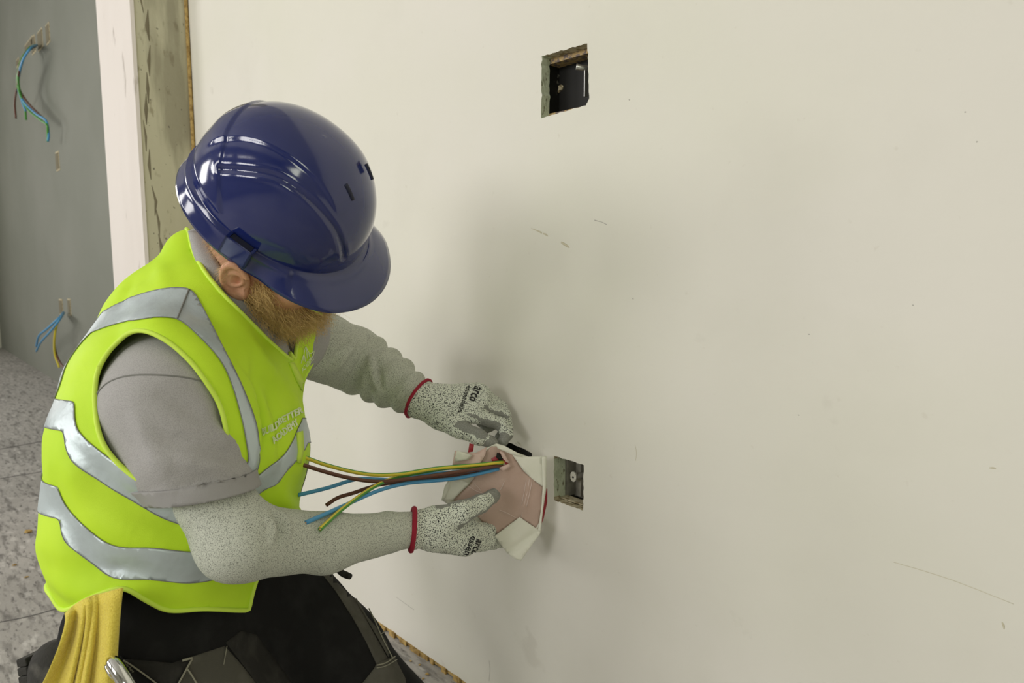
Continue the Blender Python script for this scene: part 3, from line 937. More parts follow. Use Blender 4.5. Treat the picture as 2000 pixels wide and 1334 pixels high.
# hem
s = edge_samples([(98, 1160), (125, 1192), (180, 1166), (240, 1149), (285, 1172), (330, 1192), (400, 1189), (470, 1192), (508, 1190)])
th, bb_ = theta(s)
sf = edge_samples([(535, 1020), (560, 1008), (580, 1003)])
tf, bf = theta(sf) if len(sf) else (np.array([-0.3]), np.array([-0.2]))
bmin = bb_.mean()
hem_tab = ang_table(np.concatenate([th, tf]), np.concatenate([bb_, bf]), [(0.6, bf.mean()), (1.2, bmin), (1.8, bmin), (2.4, bmin)])
# armholes: ellipse seen along the shoulder line
def arm_f(V, C, e_up, e_fw, side, cu=0.0, cf=0.0):
    q = np.asarray(V)-C
    a = (q@latp)*side; b = q@spine-cu; c = q@fwd-cf
    u = 0.6*c-0.8*b; w = 0.8*c+0.6*b                 # long axis runs down and forward, along the upper arm
    ell = np.sqrt((u/e_up)**2+(w/e_fw)**2)-1
    return np.where(a > -0.035, ell*0.1, 0.2)
def vest_keep(V):
    an, rn = neck_polar(V)
    f = (rn-neck_tab(an))
    a, b, c = tcoord(V)
    f = np.where(b < 0.02, 0.1, f)
    th, bb2 = theta(V)
    f = np.minimum(f, bb2-hem_tab(th))
    f = np.minimum(f, arm_f(V, P(348, 802, 0.9), 0.108, 0.068, -1))
    f = np.minimum(f, arm_f(V, P(575, 720, 1.2), 0.11, 0.085, 1))
    return f
V1, T1 = clip(V0, T0, vest_keep(V0)); V1, T1 = biggest(V1, T1)
vest = mesh_obj('hi_vis_vest', V1, T1, MT['vest'], man)
vest['label'] = 'bright yellow hi-vis vest with silver tape'
solidify(vest, 0.0022, -1)
for L in loops(V1, T1, 40):
    R_ = resample(L, 0.006)
    Vt, Ft = tube_vf(R_, 0.0032, 8)
    mesh_obj('edge_binding', Vt, Ft, MT['vest_edge'], vest)
VB1 = bvh_of(V1, T1)
# reflective bands round the body
def band(up, low, name='reflective_tape', ex_up=(), ex_low=()):
    su = edge_samples(up)
    tu, bu = theta(su)
    b0, b1 = bu[np.argmin(np.where(tu > 1.5, 9, tu))], bu[np.argmax(np.where(tu > 1.5, -9, tu))]
    fu = ang_table(tu, bu, [(-2.8, b0), (3.0, b0), (2.3, b0), (1.7, b0), (1.0, b1)])
    fl_ = lambda x: fu(x)-low
    th, b = theta(V1)
    Vb, Tb = clip(V1, T1, np.minimum(fu(th)-b, b-fl_(th)))
    Vb, Tb = biggest(Vb, Tb, 0.25)
    Vb = Vb+vnormals(Vb, Tb)*0.0012
    o = mesh_obj(name, Vb, Tb, MT['tape'], vest); solidify(o, 0.001, -1)
    for L in loops(Vb, Tb, 30):
        R_ = resample(L, 0.004); Vt, Ft = tube_vf(R_, 0.0006, 5); mesh_obj('tape_stitching', Vt, Ft, MT['stitch'], o)
    return o
band([(146, 785), (152, 838), (200, 884), (260, 922), (310, 950), (360, 968), (430, 985), (520, 915), (560, 880), (597, 800)], 0.037)
band([(113, 950), (130, 988), (175, 1035), (225, 1066), (300, 1070), (380, 1078), (450, 1068), (520, 1040)], 0.041)
# reflective tape over his right shoulder (angle about the shoulder line) and its twin on the left
SC = (TC[4]+TC[5])/2
def psi(V):
    q = np.asarray(V)-SC
    return np.arctan2(q@spine, q@fwd), q@latp
def strap(inner, outer, side):
    si, so = edge_samples(inner), edge_samples(outer)
    pi_, ai = psi(si); po, ao = psi(so)
    o1 = np.argsort(pi_); o2 = np.argsort(po)
    fi = lambda x: np.interp(x, pi_[o1], ai[o1]); fo = lambda x: np.interp(x, po[o2], ao[o2])
    ps, a = psi(V1)
    ps = np.where(ps < -2.2, ps+2*math.pi, ps)
    a2 = a*side*-1
    f = np.minimum(fi(ps)-a2, a2-fo(ps))
    f = np.minimum(f, (V1-SC)@spine+0.21)
    f = np.minimum(f, np.where(np.abs(ps) < 4.2, 1, -1))
    Vb, Tb = clip(V1, T1, f)
    if len(Tb) < 10: return None
    Vb, Tb = biggest(Vb, Tb, 0.2)
    Vb = Vb+vnormals(Vb, Tb)*0.0014
    o = mesh_obj('reflective_tape', Vb, Tb, MT['tape'], vest); solidify(o, 0.001, -1)
    for L in loops(Vb, Tb, 30):
        R_ = resample(L, 0.004); Vt, Ft = tube_vf(R_, 0.0006, 5); mesh_obj('tape_stitching', Vt, Ft, MT['stitch'], o)
    return o
inner = [(188, 618), (250, 585), (310, 567), (368, 565), (395, 600), (430, 670), (470, 750), (500, 830), (506, 900)]
outer = [(166, 655), (230, 633), (300, 622), (345, 624), (385, 655), (430, 705), (455, 760), (474, 830), (486, 900)]
strap(inner, outer, -1); strap(inner, outer, 1)
line_on('shoulder_seam', [(370, 567), (358, 595), (346, 624)], VB1, 0.0012, MT['stitch'], vest, 0.0022)

# ---- shirt
def shirt_sdf(p):
    d = s_loft(p, TC, [w-0.020 for w in VW], [h-0.020 for h in VH], lat, 2.1)
    d = smin(d, s_chain(p, HUNCH, [0.044, 0.078, 0.092], 0.02), 0.03)
    d = smin(d, s_caps(p, NKR, SR+latp*0.02, 0.048, 0.062), 0.04)
    d = smin(d, s_caps(p, NKL, SL-latp*0.02, 0.048, 0.070), 0.04)
    d = smin(d, s_chain(p, [P(330, 790, 0.905), P(362, 880, 0.895), P(418, 985, 0.89)], [0.082, 0.076, 0.060]), 0.03)
    d = smin(d, s_chain(p, [SL, SL+(EL-SL)*0.3], [0.062, 0.052]), 0.03)
    return d
lo, hi = bbox(TC[2:]+[SR, SL, P(418, 985, 0.89)], 0.2)
Vs, Qs = nets(shirt_sdf, lo, hi, 0.006); Ts = tris_of(Qs)
q = np.stack([(Vs@latp)*9, (Vs@spine)*16, (Vs@fwd)*9], 1)
Vs = Vs+vnormals(Vs, Ts)*(0.0026*vnoise(q)+0.001*vnoise(q*2.6))[:, None]
Vs = add_folds(Vs, Ts, [([(300, 760), (370, 800), (440, 870)], -0.005, 0.012), ([(310, 850), (380, 870), (470, 900)], -0.006, 0.010), ([(380, 820), (430, 850), (475, 880)], 0.005, 0.010),
    ([(340, 900), (400, 905), (480, 925)], 0.006, 0.011), ([(260, 800), (290, 860), (330, 940)], 0.005, 0.012), ([(330, 960), (400, 940), (470, 945)], -0.005, 0.009), ([(420, 790), (445, 830), (475, 850)], -0.005, 0.009)])
axs = P(418, 985, 0.89)-P(362, 880, 0.895); axs /= np.linalg.norm(axs)
hem_n = axs*0.86+cvec(0.55, 0.0, 0.1)*(-0.35); hem_n /= np.linalg.norm(hem_n)
hemp = P(414, 974, 0.85)
def shirt_keep(V):
    q = V-hemp
    near = np.linalg.norm(np.cross(V-P(414, 974, 0.89), axs), axis=1) < 0.088
    f = np.where(near & (((V-SR)@axs) > 0.04), -(q@hem_n), 0.2)
    axl = (EL-SL)/np.linalg.norm(EL-SL)
    el_ = -((V-(SL+(EL-SL)*0.12))@axl)
    f = np.minimum(f, np.where(np.linalg.norm(V-(SL+(EL-SL)*0.5), axis=1) < 0.12, el_, 0.2))
    an, rn = neck_polar(V); a, b, c = tcoord(V)
    f = np.minimum(f, np.where(b > 0.05, rn-0.066-0.035*np.clip(np.cos(an), 0, 1), 0.2))
    f = np.minimum(f, b+0.17)
    return f
Vs1, Ts1 = clip(Vs, Ts, shirt_keep(Vs)); Vs1, Ts1 = biggest(Vs1, Ts1)
shirt = mesh_obj('polo_shirt', Vs1, Ts1, MT['shirt'], man); solidify(shirt, 0.0016, -1)
shirt['label'] = 'grey short-sleeved polo shirt'
SB = bvh_of(Vs1, Ts1)
q = (Vs1-hemp)@hem_n
near = np.linalg.norm(np.cross(Vs1-P(414, 974, 0.89), axs), axis=1) < 0.088
Vh, Th = clip(Vs1, Ts1, np.where(near & (((Vs1-SR)@axs) > 0.04), np.minimum(q+0.021, 0.2), -0.1))
if len(Th):
    Vh, Th = biggest(Vh, Th, 0.5)
    Vh = Vh+vnormals(Vh, Th)*0.0024
    hb = mesh_obj('sleeve_hem', Vh, Th, MT['shirt_dark'], shirt); solidify(hb, 0.0024, -1)
line_on('sleeve_seam', [(186, 800), (190, 770), (215, 745), (260, 733), (330, 734), (385, 742), (420, 760)], SB, 0.0011, MT['stitch'], shirt, 0.0006)
# collar: a turned-down band round the neck
cb = [(368, 452, 1.010), (386, 515, 0.970), (438, 582, 0.970), (498, 640, 1.00), (548, 690, 1.05), (578, 712, 1.10)]
ct = [(402, 456, 1.012), (420, 504, 0.972), (464, 572, 0.972), (510, 620, 1.005), (535, 650, 1.04), (560, 668, 1.09)]
left_b = [(590, 640, 1.19), (560, 560, 1.20), (480, 480, 1.17), (410, 440, 1.10)]
left_t = [(575, 615, 1.175), (550, 555, 1.175), (480, 490, 1.14), (420, 452, 1.085)]
B_ = catmull([P(*q) for q in cb], 8); C_ = catmull([P(*q) for q in ct], 8)
def ribbon(name, A, Bq, mat, parent, rows=6, puff=0.004, thick=0.002, nrm=None):
    V = []; n = len(A)
    for k in range(rows+1):
        t = k/rows
        for i in range(n):
            p = A[i]*(1-t)+Bq[i]*t
            V.append(p+(cvec(-0.3, 0.1, 0.9) if nrm is None else nrm)*puff*math.sin(math.pi*t))
    F = []
    for k in range(rows):
        for i in range(n-1): F.append((k*n+i, k*n+i+1, (k+1)*n+i+1, (k+1)*n+i))
    o = mesh_obj(name, V, F, mat, parent); return solidify(o, thick, 0)
ribbon('collar', B_, C_, MT['shirt'], shirt, 6, 0.006)
BL = catmull([P(*cb[0])]+[P(*q) for q in reversed(left_b)], 8); CL = catmull([P(*ct[0])]+[P(*q) for q in reversed(left_t)], 8)
ribbon('collar', BL, CL, MT['shirt'], shirt, 4, 0.002)
ribbon('placket', catmull([P(520, 640, 1.065), P(545, 680, 1.075), P(566, 722, 1.085)], 6), catmull([P(552, 652, 1.08), P(566, 685, 1.09), P(582, 724, 1.10)], 6), MT['shirt_dark'], shirt, 3, 0.002)

# ---- knitted arm sleeves
def arm_sleeve(name, pts, rs, seed, rings, folds_=()):
    def sd(p): return s_chain(p, pts, rs, 0.02)
    lo, hi = bbox(pts, max(rs))
    V, Q = nets(sd, lo, hi, 0.0045); T = tris_of(Q)
    d = np.zeros(len(V))
    seglen = np.cumsum([0]+[np.linalg.norm(pts[i+1]-pts[i]) for i in range(len(pts)-1)])
    best = np.full(len(V), 1e9); tt = np.zeros(len(V))
    for i in range(len(pts)-1):
        a, b = pts[i], pts[i+1]; dv = b-a
        t = np.clip(((V-a)@dv)/(dv@dv), 0, 1); dd = np.linalg.norm(V-a-t[:, None]*dv, axis=1)
        m = dd < best; best[m] = dd[m]; tt[m] = seglen[i]+t[m]*np.linalg.norm(dv)
    tt = tt+0.012*vnoise(V*14+seed)
    for c, amp, w in rings: d += amp*np.exp(-((tt-c)/w)**2)*(0.65+0.5*vnoise(V*11+seed*2))
    d += 0.0014*vnoise(V*30+seed)
    V = V+vnormals(V, T)*d[:, None]
    if folds_: V = add_folds(V, T, folds_)
    return V, T
Va, Ta = arm_sleeve('r', ARM_R, [0.052, 0.049, 0.040, 0.0285], 1, [(0.375, 0.002, 0.01)],
    [([(536, 1000), (548, 1030), (545, 1060)], -0.011, 0.006), ([(550, 998), (562, 1030), (558, 1056)], 0.006, 0.007), ([(526, 1005), (536, 1035), (530, 1070)], 0.004, 0.008), ([(470, 1060), (500, 1085), (520, 1100)], 0.003, 0.012)])
axw = (WR-ARM_R[2])/np.linalg.norm(WR-ARM_R[2])
Va, Ta = clip(Va, Ta, -((Va-(WR+axw*0.02))@axw))
slv = mesh_obj('arm_sleeve', Va, Ta, MT['sleeve'], man)
ARM_L = [SL-(EL-SL)*0.05, EL, (EL+WL)/2, WL]
Va2, Ta2 = arm_sleeve('l', ARM_L, [0.069, 0.060, 0.047, 0.036], 5, [(0.20, 0.006, 0.009), (0.225, -0.006, 0.007), (0.245, 0.008, 0.008), (0.263, -0.005, 0.006), (0.28, 0.008, 0.008), (0.30, -0.004, 0.006), (0.317, 0.007, 0.007), (0.335, -0.004, 0.006), (0.352, 0.006, 0.007), (0.372, 0.005, 0.007)],
    [([(660, 650), (640, 690), (622, 720)], -0.006, 0.007), ([(700, 660), (670, 700), (650, 730)], 0.006, 0.009), ([(720, 680), (728, 730), (738, 770)], 0.006, 0.008), ([(735, 690), (740, 730), (748, 770)], -0.005, 0.006), ([(690, 665), (660, 690), (640, 720)], -0.005, 0.006)])
slv2 = mesh_obj('arm_sleeve', Va2, Ta2, MT['sleeve'], man)

# ---- gloves
def glove(wrist, palm, fingers, thumb, cuff_c, cuff_ax, cuff_r, coat_dir, seed, coat_thr, tips=()):
    def sd(p):
        d = None
        for pts, rs in palm:
            q = s_chain(p, pts, rs, 0.006); d = q if d is None else smin(d, q, 0.016)
        for pts, rs in fingers:
            d = smin(d, s_chain(p, pts, rs, 0.004), 0.0045)
        d = smin(d, s_chain(p, thumb[0], thumb[1], 0.006), 0.010)
        return d
    allp = [q for pts, _ in palm+fingers+[thumb] for q in pts]
    lo, hi = bbox(allp, 0.045)
    V, Q = nets(sd, lo, hi, 0.0021); T = tris_of(Q)
    N = vnormals(V, T)
    V = V+N*(0.0009*vnoise(V*90+seed)+0.0006*vnoise(V*200))[:, None]
    V, T = clip(V, T, ((V-cuff_c)@cuff_ax))
    V, T = biggest(V, T)
    N = vnormals(V, T)
    return V, T, N
wl_ax = (P(870, 802, 1.265)-WL); wl_ax /= np.linalg.norm(wl_ax)
cuffL_ax = cvec(0.87, -0.49, 0.25)
LF = [([P(926, 812, 1.262), P(978, 827, 1.282), P(990, 848, 1.272), P(982, 862, 1.258)], [0.0140, 0.0122, 0.0112, 0.0098]),
      ([P(940, 796, 1.285), P(985, 809, 1.312), P(990, 836, 1.308), P(976, 854, 1.292)], [0.0140, 0.0122, 0.0112, 0.0098]),
      ([P(948, 781, 1.300), P(980, 796, 1.328), P(968, 826, 1.328), P(948, 838, 1.312)], [0.0135, 0.0115, 0.0105, 0.0095]),
      ([P(944, 768, 1.312), P(968, 786, 1.332), P(952, 812, 1.332), P(938, 826, 1.318)], [0.0125, 0.0105, 0.0095, 0.0085])]
LPALM = [([WL-wl_ax*0.03, WL, P(862, 800, 1.265), P(920, 808, 1.264)], [0.036, 0.036, 0.033, 0.019]),
         ([P(862, 794, 1.268), P(932, 792, 1.283)], [0.030, 0.020]), ([P(862, 788, 1.275), P(938, 776, 1.296)], [0.030, 0.021]), ([P(862, 784, 1.28), P(932, 768, 1.306)], [0.028, 0.020])]
LTH = ([P(862, 812, 1.262), P(896, 838, 1.242), P(934, 853, 1.236), P(962, 866, 1.240)], [0.026, 0.0165, 0.0138, 0.0105])
Vg, Tg, Ng = glove(WL, LPALM, LF, LTH, P(818, 777, 1.262), cuffL_ax, 0.04, None, 3, 0)
def coat_split(V, T, N, f, name_root, parent):
    Vk, Tk = clip(V, T, -f); Vc, Tc = clip(V, T, f)
    return (Vk, Tk), (Vc, Tc)
def seg_d(V, pts):
    best = np.full(len(V), 1e9)
    for i in range(len(pts)-1):
        best = np.minimum(best, s_caps(V, pts[i], pts[i+1], 0, 0))
    return best
# palm-side coating of the left glove: the inner faces of thumb and fingers
palmL = cvec(0.05, -0.93, 0.35)
fL = (Ng@palmL)-0.30+0.06*vnoise(Vg*160)
fd = np.minimum.reduce([np.linalg.norm(Vg-f[0][3], axis=1) for f in LF]+[np.linalg.norm(Vg-LTH[0][3], axis=1)])
fL = np.maximum(fL, (0.017-fd)*30)
back_t = (np.abs(seg_d(Vg, LTH[0][1:3])) < 0.018) & ((Ng@cvec(0.35, 0.9, 0.2)) > 0.25)
fL = np.where(back_t, np.maximum(fL, (Ng@cvec(0.35, 0.9, 0.2))-0.3), fL)
low_t = (seg_d(Vg, [LTH[0][0], LTH[0][1], LTH[0][2]]) < 0.03) & ((Ng@cvec(-0.35, -0.9, 0.2)) > 0.1) & (fd > 0.02)
fL = np.where(low_t, -0.1, fL)
wr_ = ((Vg-P(885, 812, 1.262))@cuffL_ax) < 0
fL = np.where(wr_, -0.1, fL)
(Vk, Tk), (Vc, Tc) = coat_split(Vg, Tg, Ng, fL, '', None)
gl = mesh_obj('glove', Vk, Tk, MT['glove'], man); gl['label'] = 'speckled knit work glove on the upper hand'
gc = mesh_obj('palm_coating', Vc, Tc, MT['coat'], gl)
GB = bvh_of(Vg, Tg)
def cuff(V, T, c, ax, r, parent):
    Ls = loops(V, T, 25)
    Ls = [L for L in Ls if np.abs((L-c)@ax).mean() < 0.004]
    if not Ls: return
    L = max(Ls, key=len)
    R_ = resample(L, 0.003); cen = R_.mean(0)
    R_ = cen+(R_-cen)*1.03
    Vt, Ft = tube_vf(R_, r, 10)
    mesh_obj('cuff_band', Vt, Ft, MT['red'], parent)
cuff(Vg, Tg, P(818, 777, 1.262), cuffL_ax, 0.0030, gl)
lin = [WL-wl_ax*0.035, WL-wl_ax*0.006]
text_on('lettering', 'arco', [(927, 753), (914, 781), (940, 758)], GB, MT['ink'], gl, 0.0009, bold=0.02)
text_on('lettering', 'essentials', [(911, 755), (893, 806), (923, 752)], GB, MT['ink'], gl, 0.0009, bold=0.01)
# right glove
wr_ax = (P(900, 1036, 1.15)-WR); wr_ax /= np.linalg.norm(wr_ax)
RF = [([P(922, 1030, 1.172), P(955, 1036, 1.225), P(985, 1022, 1.275), P(1000, 1005, 1.295)], [0.0130, 0.0118, 0.0105, 0.0095]),
      ([P(920, 1046, 1.170), P(955, 1052, 1.228), P(990, 1045, 1.28), P(1005, 1030, 1.298)], [0.0130, 0.0118, 0.0105, 0.0095]),
      ([P(916, 1060, 1.163), P(947, 1061, 1.220), P(980, 1058, 1.27), P(998, 1050, 1.29)], [0.0125, 0.0112, 0.0102, 0.0092]),
      ([P(908, 1068, 1.152), P(936, 1066, 1.205), P(962, 1062, 1.252), P(980, 1056, 1.27)], [0.0120, 0.0102, 0.0092, 0.0085])]
RPALM = [([WR-wr_ax*0.03, WR, P(850, 1030, 1.125), P(910, 1030, 1.165)], [0.0305, 0.0305, 0.030, 0.017]),
         ([P(850, 1034, 1.125), P(912, 1046, 1.165)], [0.028, 0.018]), ([P(850, 1038, 1.122), P(912, 1058, 1.157)], [0.026, 0.0175]), ([P(850, 1040, 1.12), P(906, 1066, 1.147)], [0.024, 0.016])]
RTH = ([P(850, 1022, 1.115), P(898, 1002, 1.122), P(936, 985, 1.160), P(964, 968, 1.192)], [0.027, 0.0195, 0.0155, 0.0118])
cuffR_ax = cvec(0.97, -0.10, -0.2)
Vg2, Tg2, Ng2 = glove(WR, RPALM, RF, RTH, P(806, 1033, 1.10), cuffR_ax, 0.034, None, 8, 0)
fR = (Ng2@cvec(0.35, -0.15, -0.9))-0.35+0.06*vnoise(Vg2*160)
tipd = np.linalg.norm(Vg2-RTH[0][3], axis=1)
fR = np.maximum(fR, (0.021-tipd)*30)
topd = (seg_d(Vg2, [RTH[0][0], RTH[0][1], RTH[0][2]]) < 0.035)
fR = np.where(topd, np.maximum(fR, (Ng2@cvec(-0.35, 0.93, -0.1))-0.80+0.05*vnoise(Vg2*120)), fR)
fR = np.where(topd, np.maximum(fR, (Ng2@cvec(0.5, -0.8, -0.25))-0.55), fR)
fR = np.where(((Vg2-P(845, 1033, 1.12))@cuffR_ax) < 0, -0.1, fR)
(Vk, Tk), (Vc, Tc) = coat_split(Vg2, Tg2, Ng2, fR, '', None)
gr = mesh_obj('glove', Vk, Tk, MT['glove'], man); gr['label'] = 'speckled knit work glove on the lower hand'
mesh_obj('palm_coating', Vc, Tc, MT['coat'], gr)
GB2 = bvh_of(Vg2, Tg2)
cuff(Vg2, Tg2, P(806, 1033, 1.10), cuffR_ax, 0.0042, gr)
text_on('lettering', 'arco', [(931, 1052), (918, 1081), (941, 1056)], GB2, MT['ink'], gr, 0.0009, bold=0.02)
text_on('lettering', 'essen', [(920, 1046), (905, 1082), (929, 1049)], GB2, MT['ink'], gr, 0.0009, bold=0.012)

# ---- trousers
def trouser_sdf(p):
    d = s_loft(p, [TC[0], TC[1], TC[2]], [0.125, 0.135, 0.140], [0.098, 0.112, 0.12], lat, 2.1)
    d = smin(d, s_chain(p, [HIPR, (HIPR+KNR)/2, KNR], [0.112, 0.105, 0.075], 0.02), 0.04)
    d = smin(d, s_chain(p, [HIPL, (HIPL+KNL)/2, KNL], [0.125, 0.108, 0.078], 0.02), 0.04)
    d = smin(d, s_chain(p, [KNR, (KNR+ANR)/2, ANR], [0.072, 0.075, 0.055], 0.02), 0.02)
    d = smin(d, s_chain(p, [KNL, (KNL+ANL)/2, ANL], [0.074, 0.075, 0.055], 0.02), 0.02)
    return np.maximum(d, 0.004-p[..., 2])
lo, hi = bbox([TC[0], TC[1], HIPR, HIPL, KNR, KNL, ANR, ANL], 0.15)
Vt_, Qt = nets(trouser_sdf, lo, hi, 0.0075); Tt = tris_of(Qt)
Vt_ = Vt_+vnormals(Vt_, Tt)*(0.0035*vnoise(Vt_*np.array([9, 9, 12]))+0.0015*vnoise(Vt_*26))[:, None]
Vt_[:, 2] = np.maximum(Vt_[:, 2], 0.001)
Vt_, Tt = clip(Vt_, Tt, -((Vt_-TC[2])@spine)-0.02)
tr = mesh_obj('trousers', Vt_, Tt, MT['black'], man); tr['label'] = 'black work trousers with faded grey panels'
TB = bvh_of(Vt_, Tt)
# body inside the clothes plus head are made below
# ---- helmet and head
hF = cvec(0.7687, -0.5983, -0.226); hR = cvec(-0.2608, -0.616, 0.7433)
hU = np.cross(hR, hF); hU /= np.linalg.norm(hU); hR = np.cross(hF, hU); hL = -hR
HS = 0.94
H0 = P(555.2, 401.6, 1.0594*HS)
def hp(x, y, z): return H0+(hF*x+hL*y+hU*z)*HS
AF, AB, BW, HC = 0.135, 0.142, 0.116, 0.150
def dome(phi, e):
    cx, sx = math.cos(phi), math.sin(phi)
    r = max(math.cos(e), 0.0)**0.82
    ax = AF if cx > 0 else AB
    return np.array([ax*math.copysign(abs(cx)**0.95, cx)*r, BW*math.copysign(abs(sx)**0.95, sx)*r, HC*math.sin(e)**0.94 if e > 0 else 0.0])
NA, NE = 240, 84
def smst(a, b, x):
    t = min(1, max(0, (x-a)/(b-a))); return t*t*(3-2*t)
GRO = []     # side groove as a local polyline
def relief(q):
    n = q/np.array([AB, BW, HC])**2; n = n/np.linalg.norm(n)
    d = 0.0
    d += 0.0026*(1-smst(0.059, 0.064, abs(q[1])))*smst(0.05, 0.08, q[2])*smst(0.10, 0.04, q[0])
    # rear shoulder panel step
    d += 0.0030*(1-smst(-0.036, -0.031, q[0]+0.7*q[2]))*smst(0.012, 0.022, q[2])
    for g in GRO:
        dd = np.min(np.linalg.norm(g-np.array([q[0], abs(q[1]), q[2]]), axis=1))
        d -= 0.0034*math.exp(-(dd/0.0034)**2)
        d += 0.0010*math.exp(-((dd-0.008)/0.004)**2)
    return n*d
def dome_e(x, y):
    return None
# groove, on his left side coordinates (mirrored): from behind the ear panel, over the side, to the front
gl_ = [(-0.078, 0.0885, 0.0649), (-0.048, 0.0898, 0.0914), (-0.011, 0.084, 0.1119), (0.035, 0.0792, 0.1123), (0.083, 0.0689, 0.0905), (0.109, 0.0582, 0.0601), (0.1215, 0.0489, 0.0331)]
GRO.append(catmull(gl_, 14))
Vh, Fh = [], []
rows = []
for k in range(NE+1):
    e = math.pi/2*(1-k/NE)
    rows.append([])
    for i in range(NA):
        q = dome(2*math.pi*i/NA, e)
        q = q+relief(q)
        rows[-1].append(q)
# gutter and skirt, running into the peak at the front
def peak(phi):
    c = math.cos(phi); s_ = math.sin(phi)
    f = smst(0.22, 0.80, c)
    out = 0.012+0.052*f
    drop = 0.034*(1-f)+0.020*f
    return out, drop, f
for k in range(1, 9):
    t = k/8
    rw = []
    for i in range(NA):
        phi = 2*math.pi*i/NA
        q = dome(phi, 0.0); out, drop, f = peak(phi)
        dr = np.array([math.cos(phi)*1.0, math.sin(phi)*(1.0-0.25*f), 0]); 
        lip = 0.0045*math.exp(-((t-0.14)/0.09)**2)*(1-0.6*f)
        prof = t**(1.0+0.5*f)
        rw.append(q+dr*(out*(t if f > 0.5 else t**0.8)+lip)+np.array([0, 0, -drop*prof+0.004*math.exp(-((t-0.10)/0.07)**2)]))
    rows.append(rw)
for rw in rows:
    for q in rw: Vh.append(hp(*q))
nr = len(rows)
for k in range(nr-1):
    for i in range(NA):
        j = (i+1) % NA
        Fh.append((k*NA+i, (k+1)*NA+i, (k+1)*NA+j, k*NA+j))
helmet = mesh_obj('hard_hat', Vh, Fh, MT['helmet'], man); helmet['label'] = 'glossy dark blue hard hat with short peak'
solidify(helmet, 0.0026, -1)
# accessory sockets at the sides
def lbox(lo, hi):
    V, F = box_vf(lo, hi); return [hp(*v) for v in V], F
for sgn in (-1, 1):
    y0 = sgn*(BW+0.001); y1 = sgn*(BW+0.016)
    a, b = min(y0, y1), max(y0, y1)
    V, F = [], []
    for lo, hi in (((-0.022, a, -0.026), (0.022, b, -0.022)), ((-0.022, a, -0.026), (-0.017, b, 0.009)), ((0.017, a, -0.026), (0.022, b, 0.009)),
                   ((-0.022, b-0.004 if sgn > 0 else a, -0.026), (0.022, b if sgn > 0 else a+0.004, 0.009))):
        v, f = lbox(lo, hi); bq = len(V); V += v; F += [tuple(i+bq for i in q) for q in f]
    s_ = mesh_obj('accessory_socket', V, F, MT['helmet'], helmet, smooth=False); bevel(s_, 0.001)
    v, f = lbox((-0.0165, a+0.0045 if sgn < 0 else a, 0.002), (0.0165, b if sgn < 0 else b-0.0045, 0.0075))
    mesh_obj('socket_slot', v, f, MT['helmet_in'], s_, smooth=False)
# slot in the front of the crown
def on_dome(x, y):
    e = 0.5
    lo_, hi_ = 0.0, math.pi/2
    for _ in range(40):
        e = (lo_+hi_)/2; r = math.cos(e)**0.82
        ax = AF if x > 0 else AB
        if (x/(ax*r+1e-9))**2+(y/(BW*r+1e-9))**2 < 1: lo_ = e
        else: hi_ = e
    return np.array([x, y, HC*math.sin(e)**0.94])
for sg in (-1, 1):
    pts = [on_dome(x_, sg*0.033) for x_ in np.linspace(0.062, 0.082, 6)]
    pts = [q+relief(q)+np.array([0.0002, 0, 0.0003]) for q in pts]
    tube('vent_slot', [hp(*q) for q in pts], 0.0030, MT['helmet_in'], helmet, 8, 3)

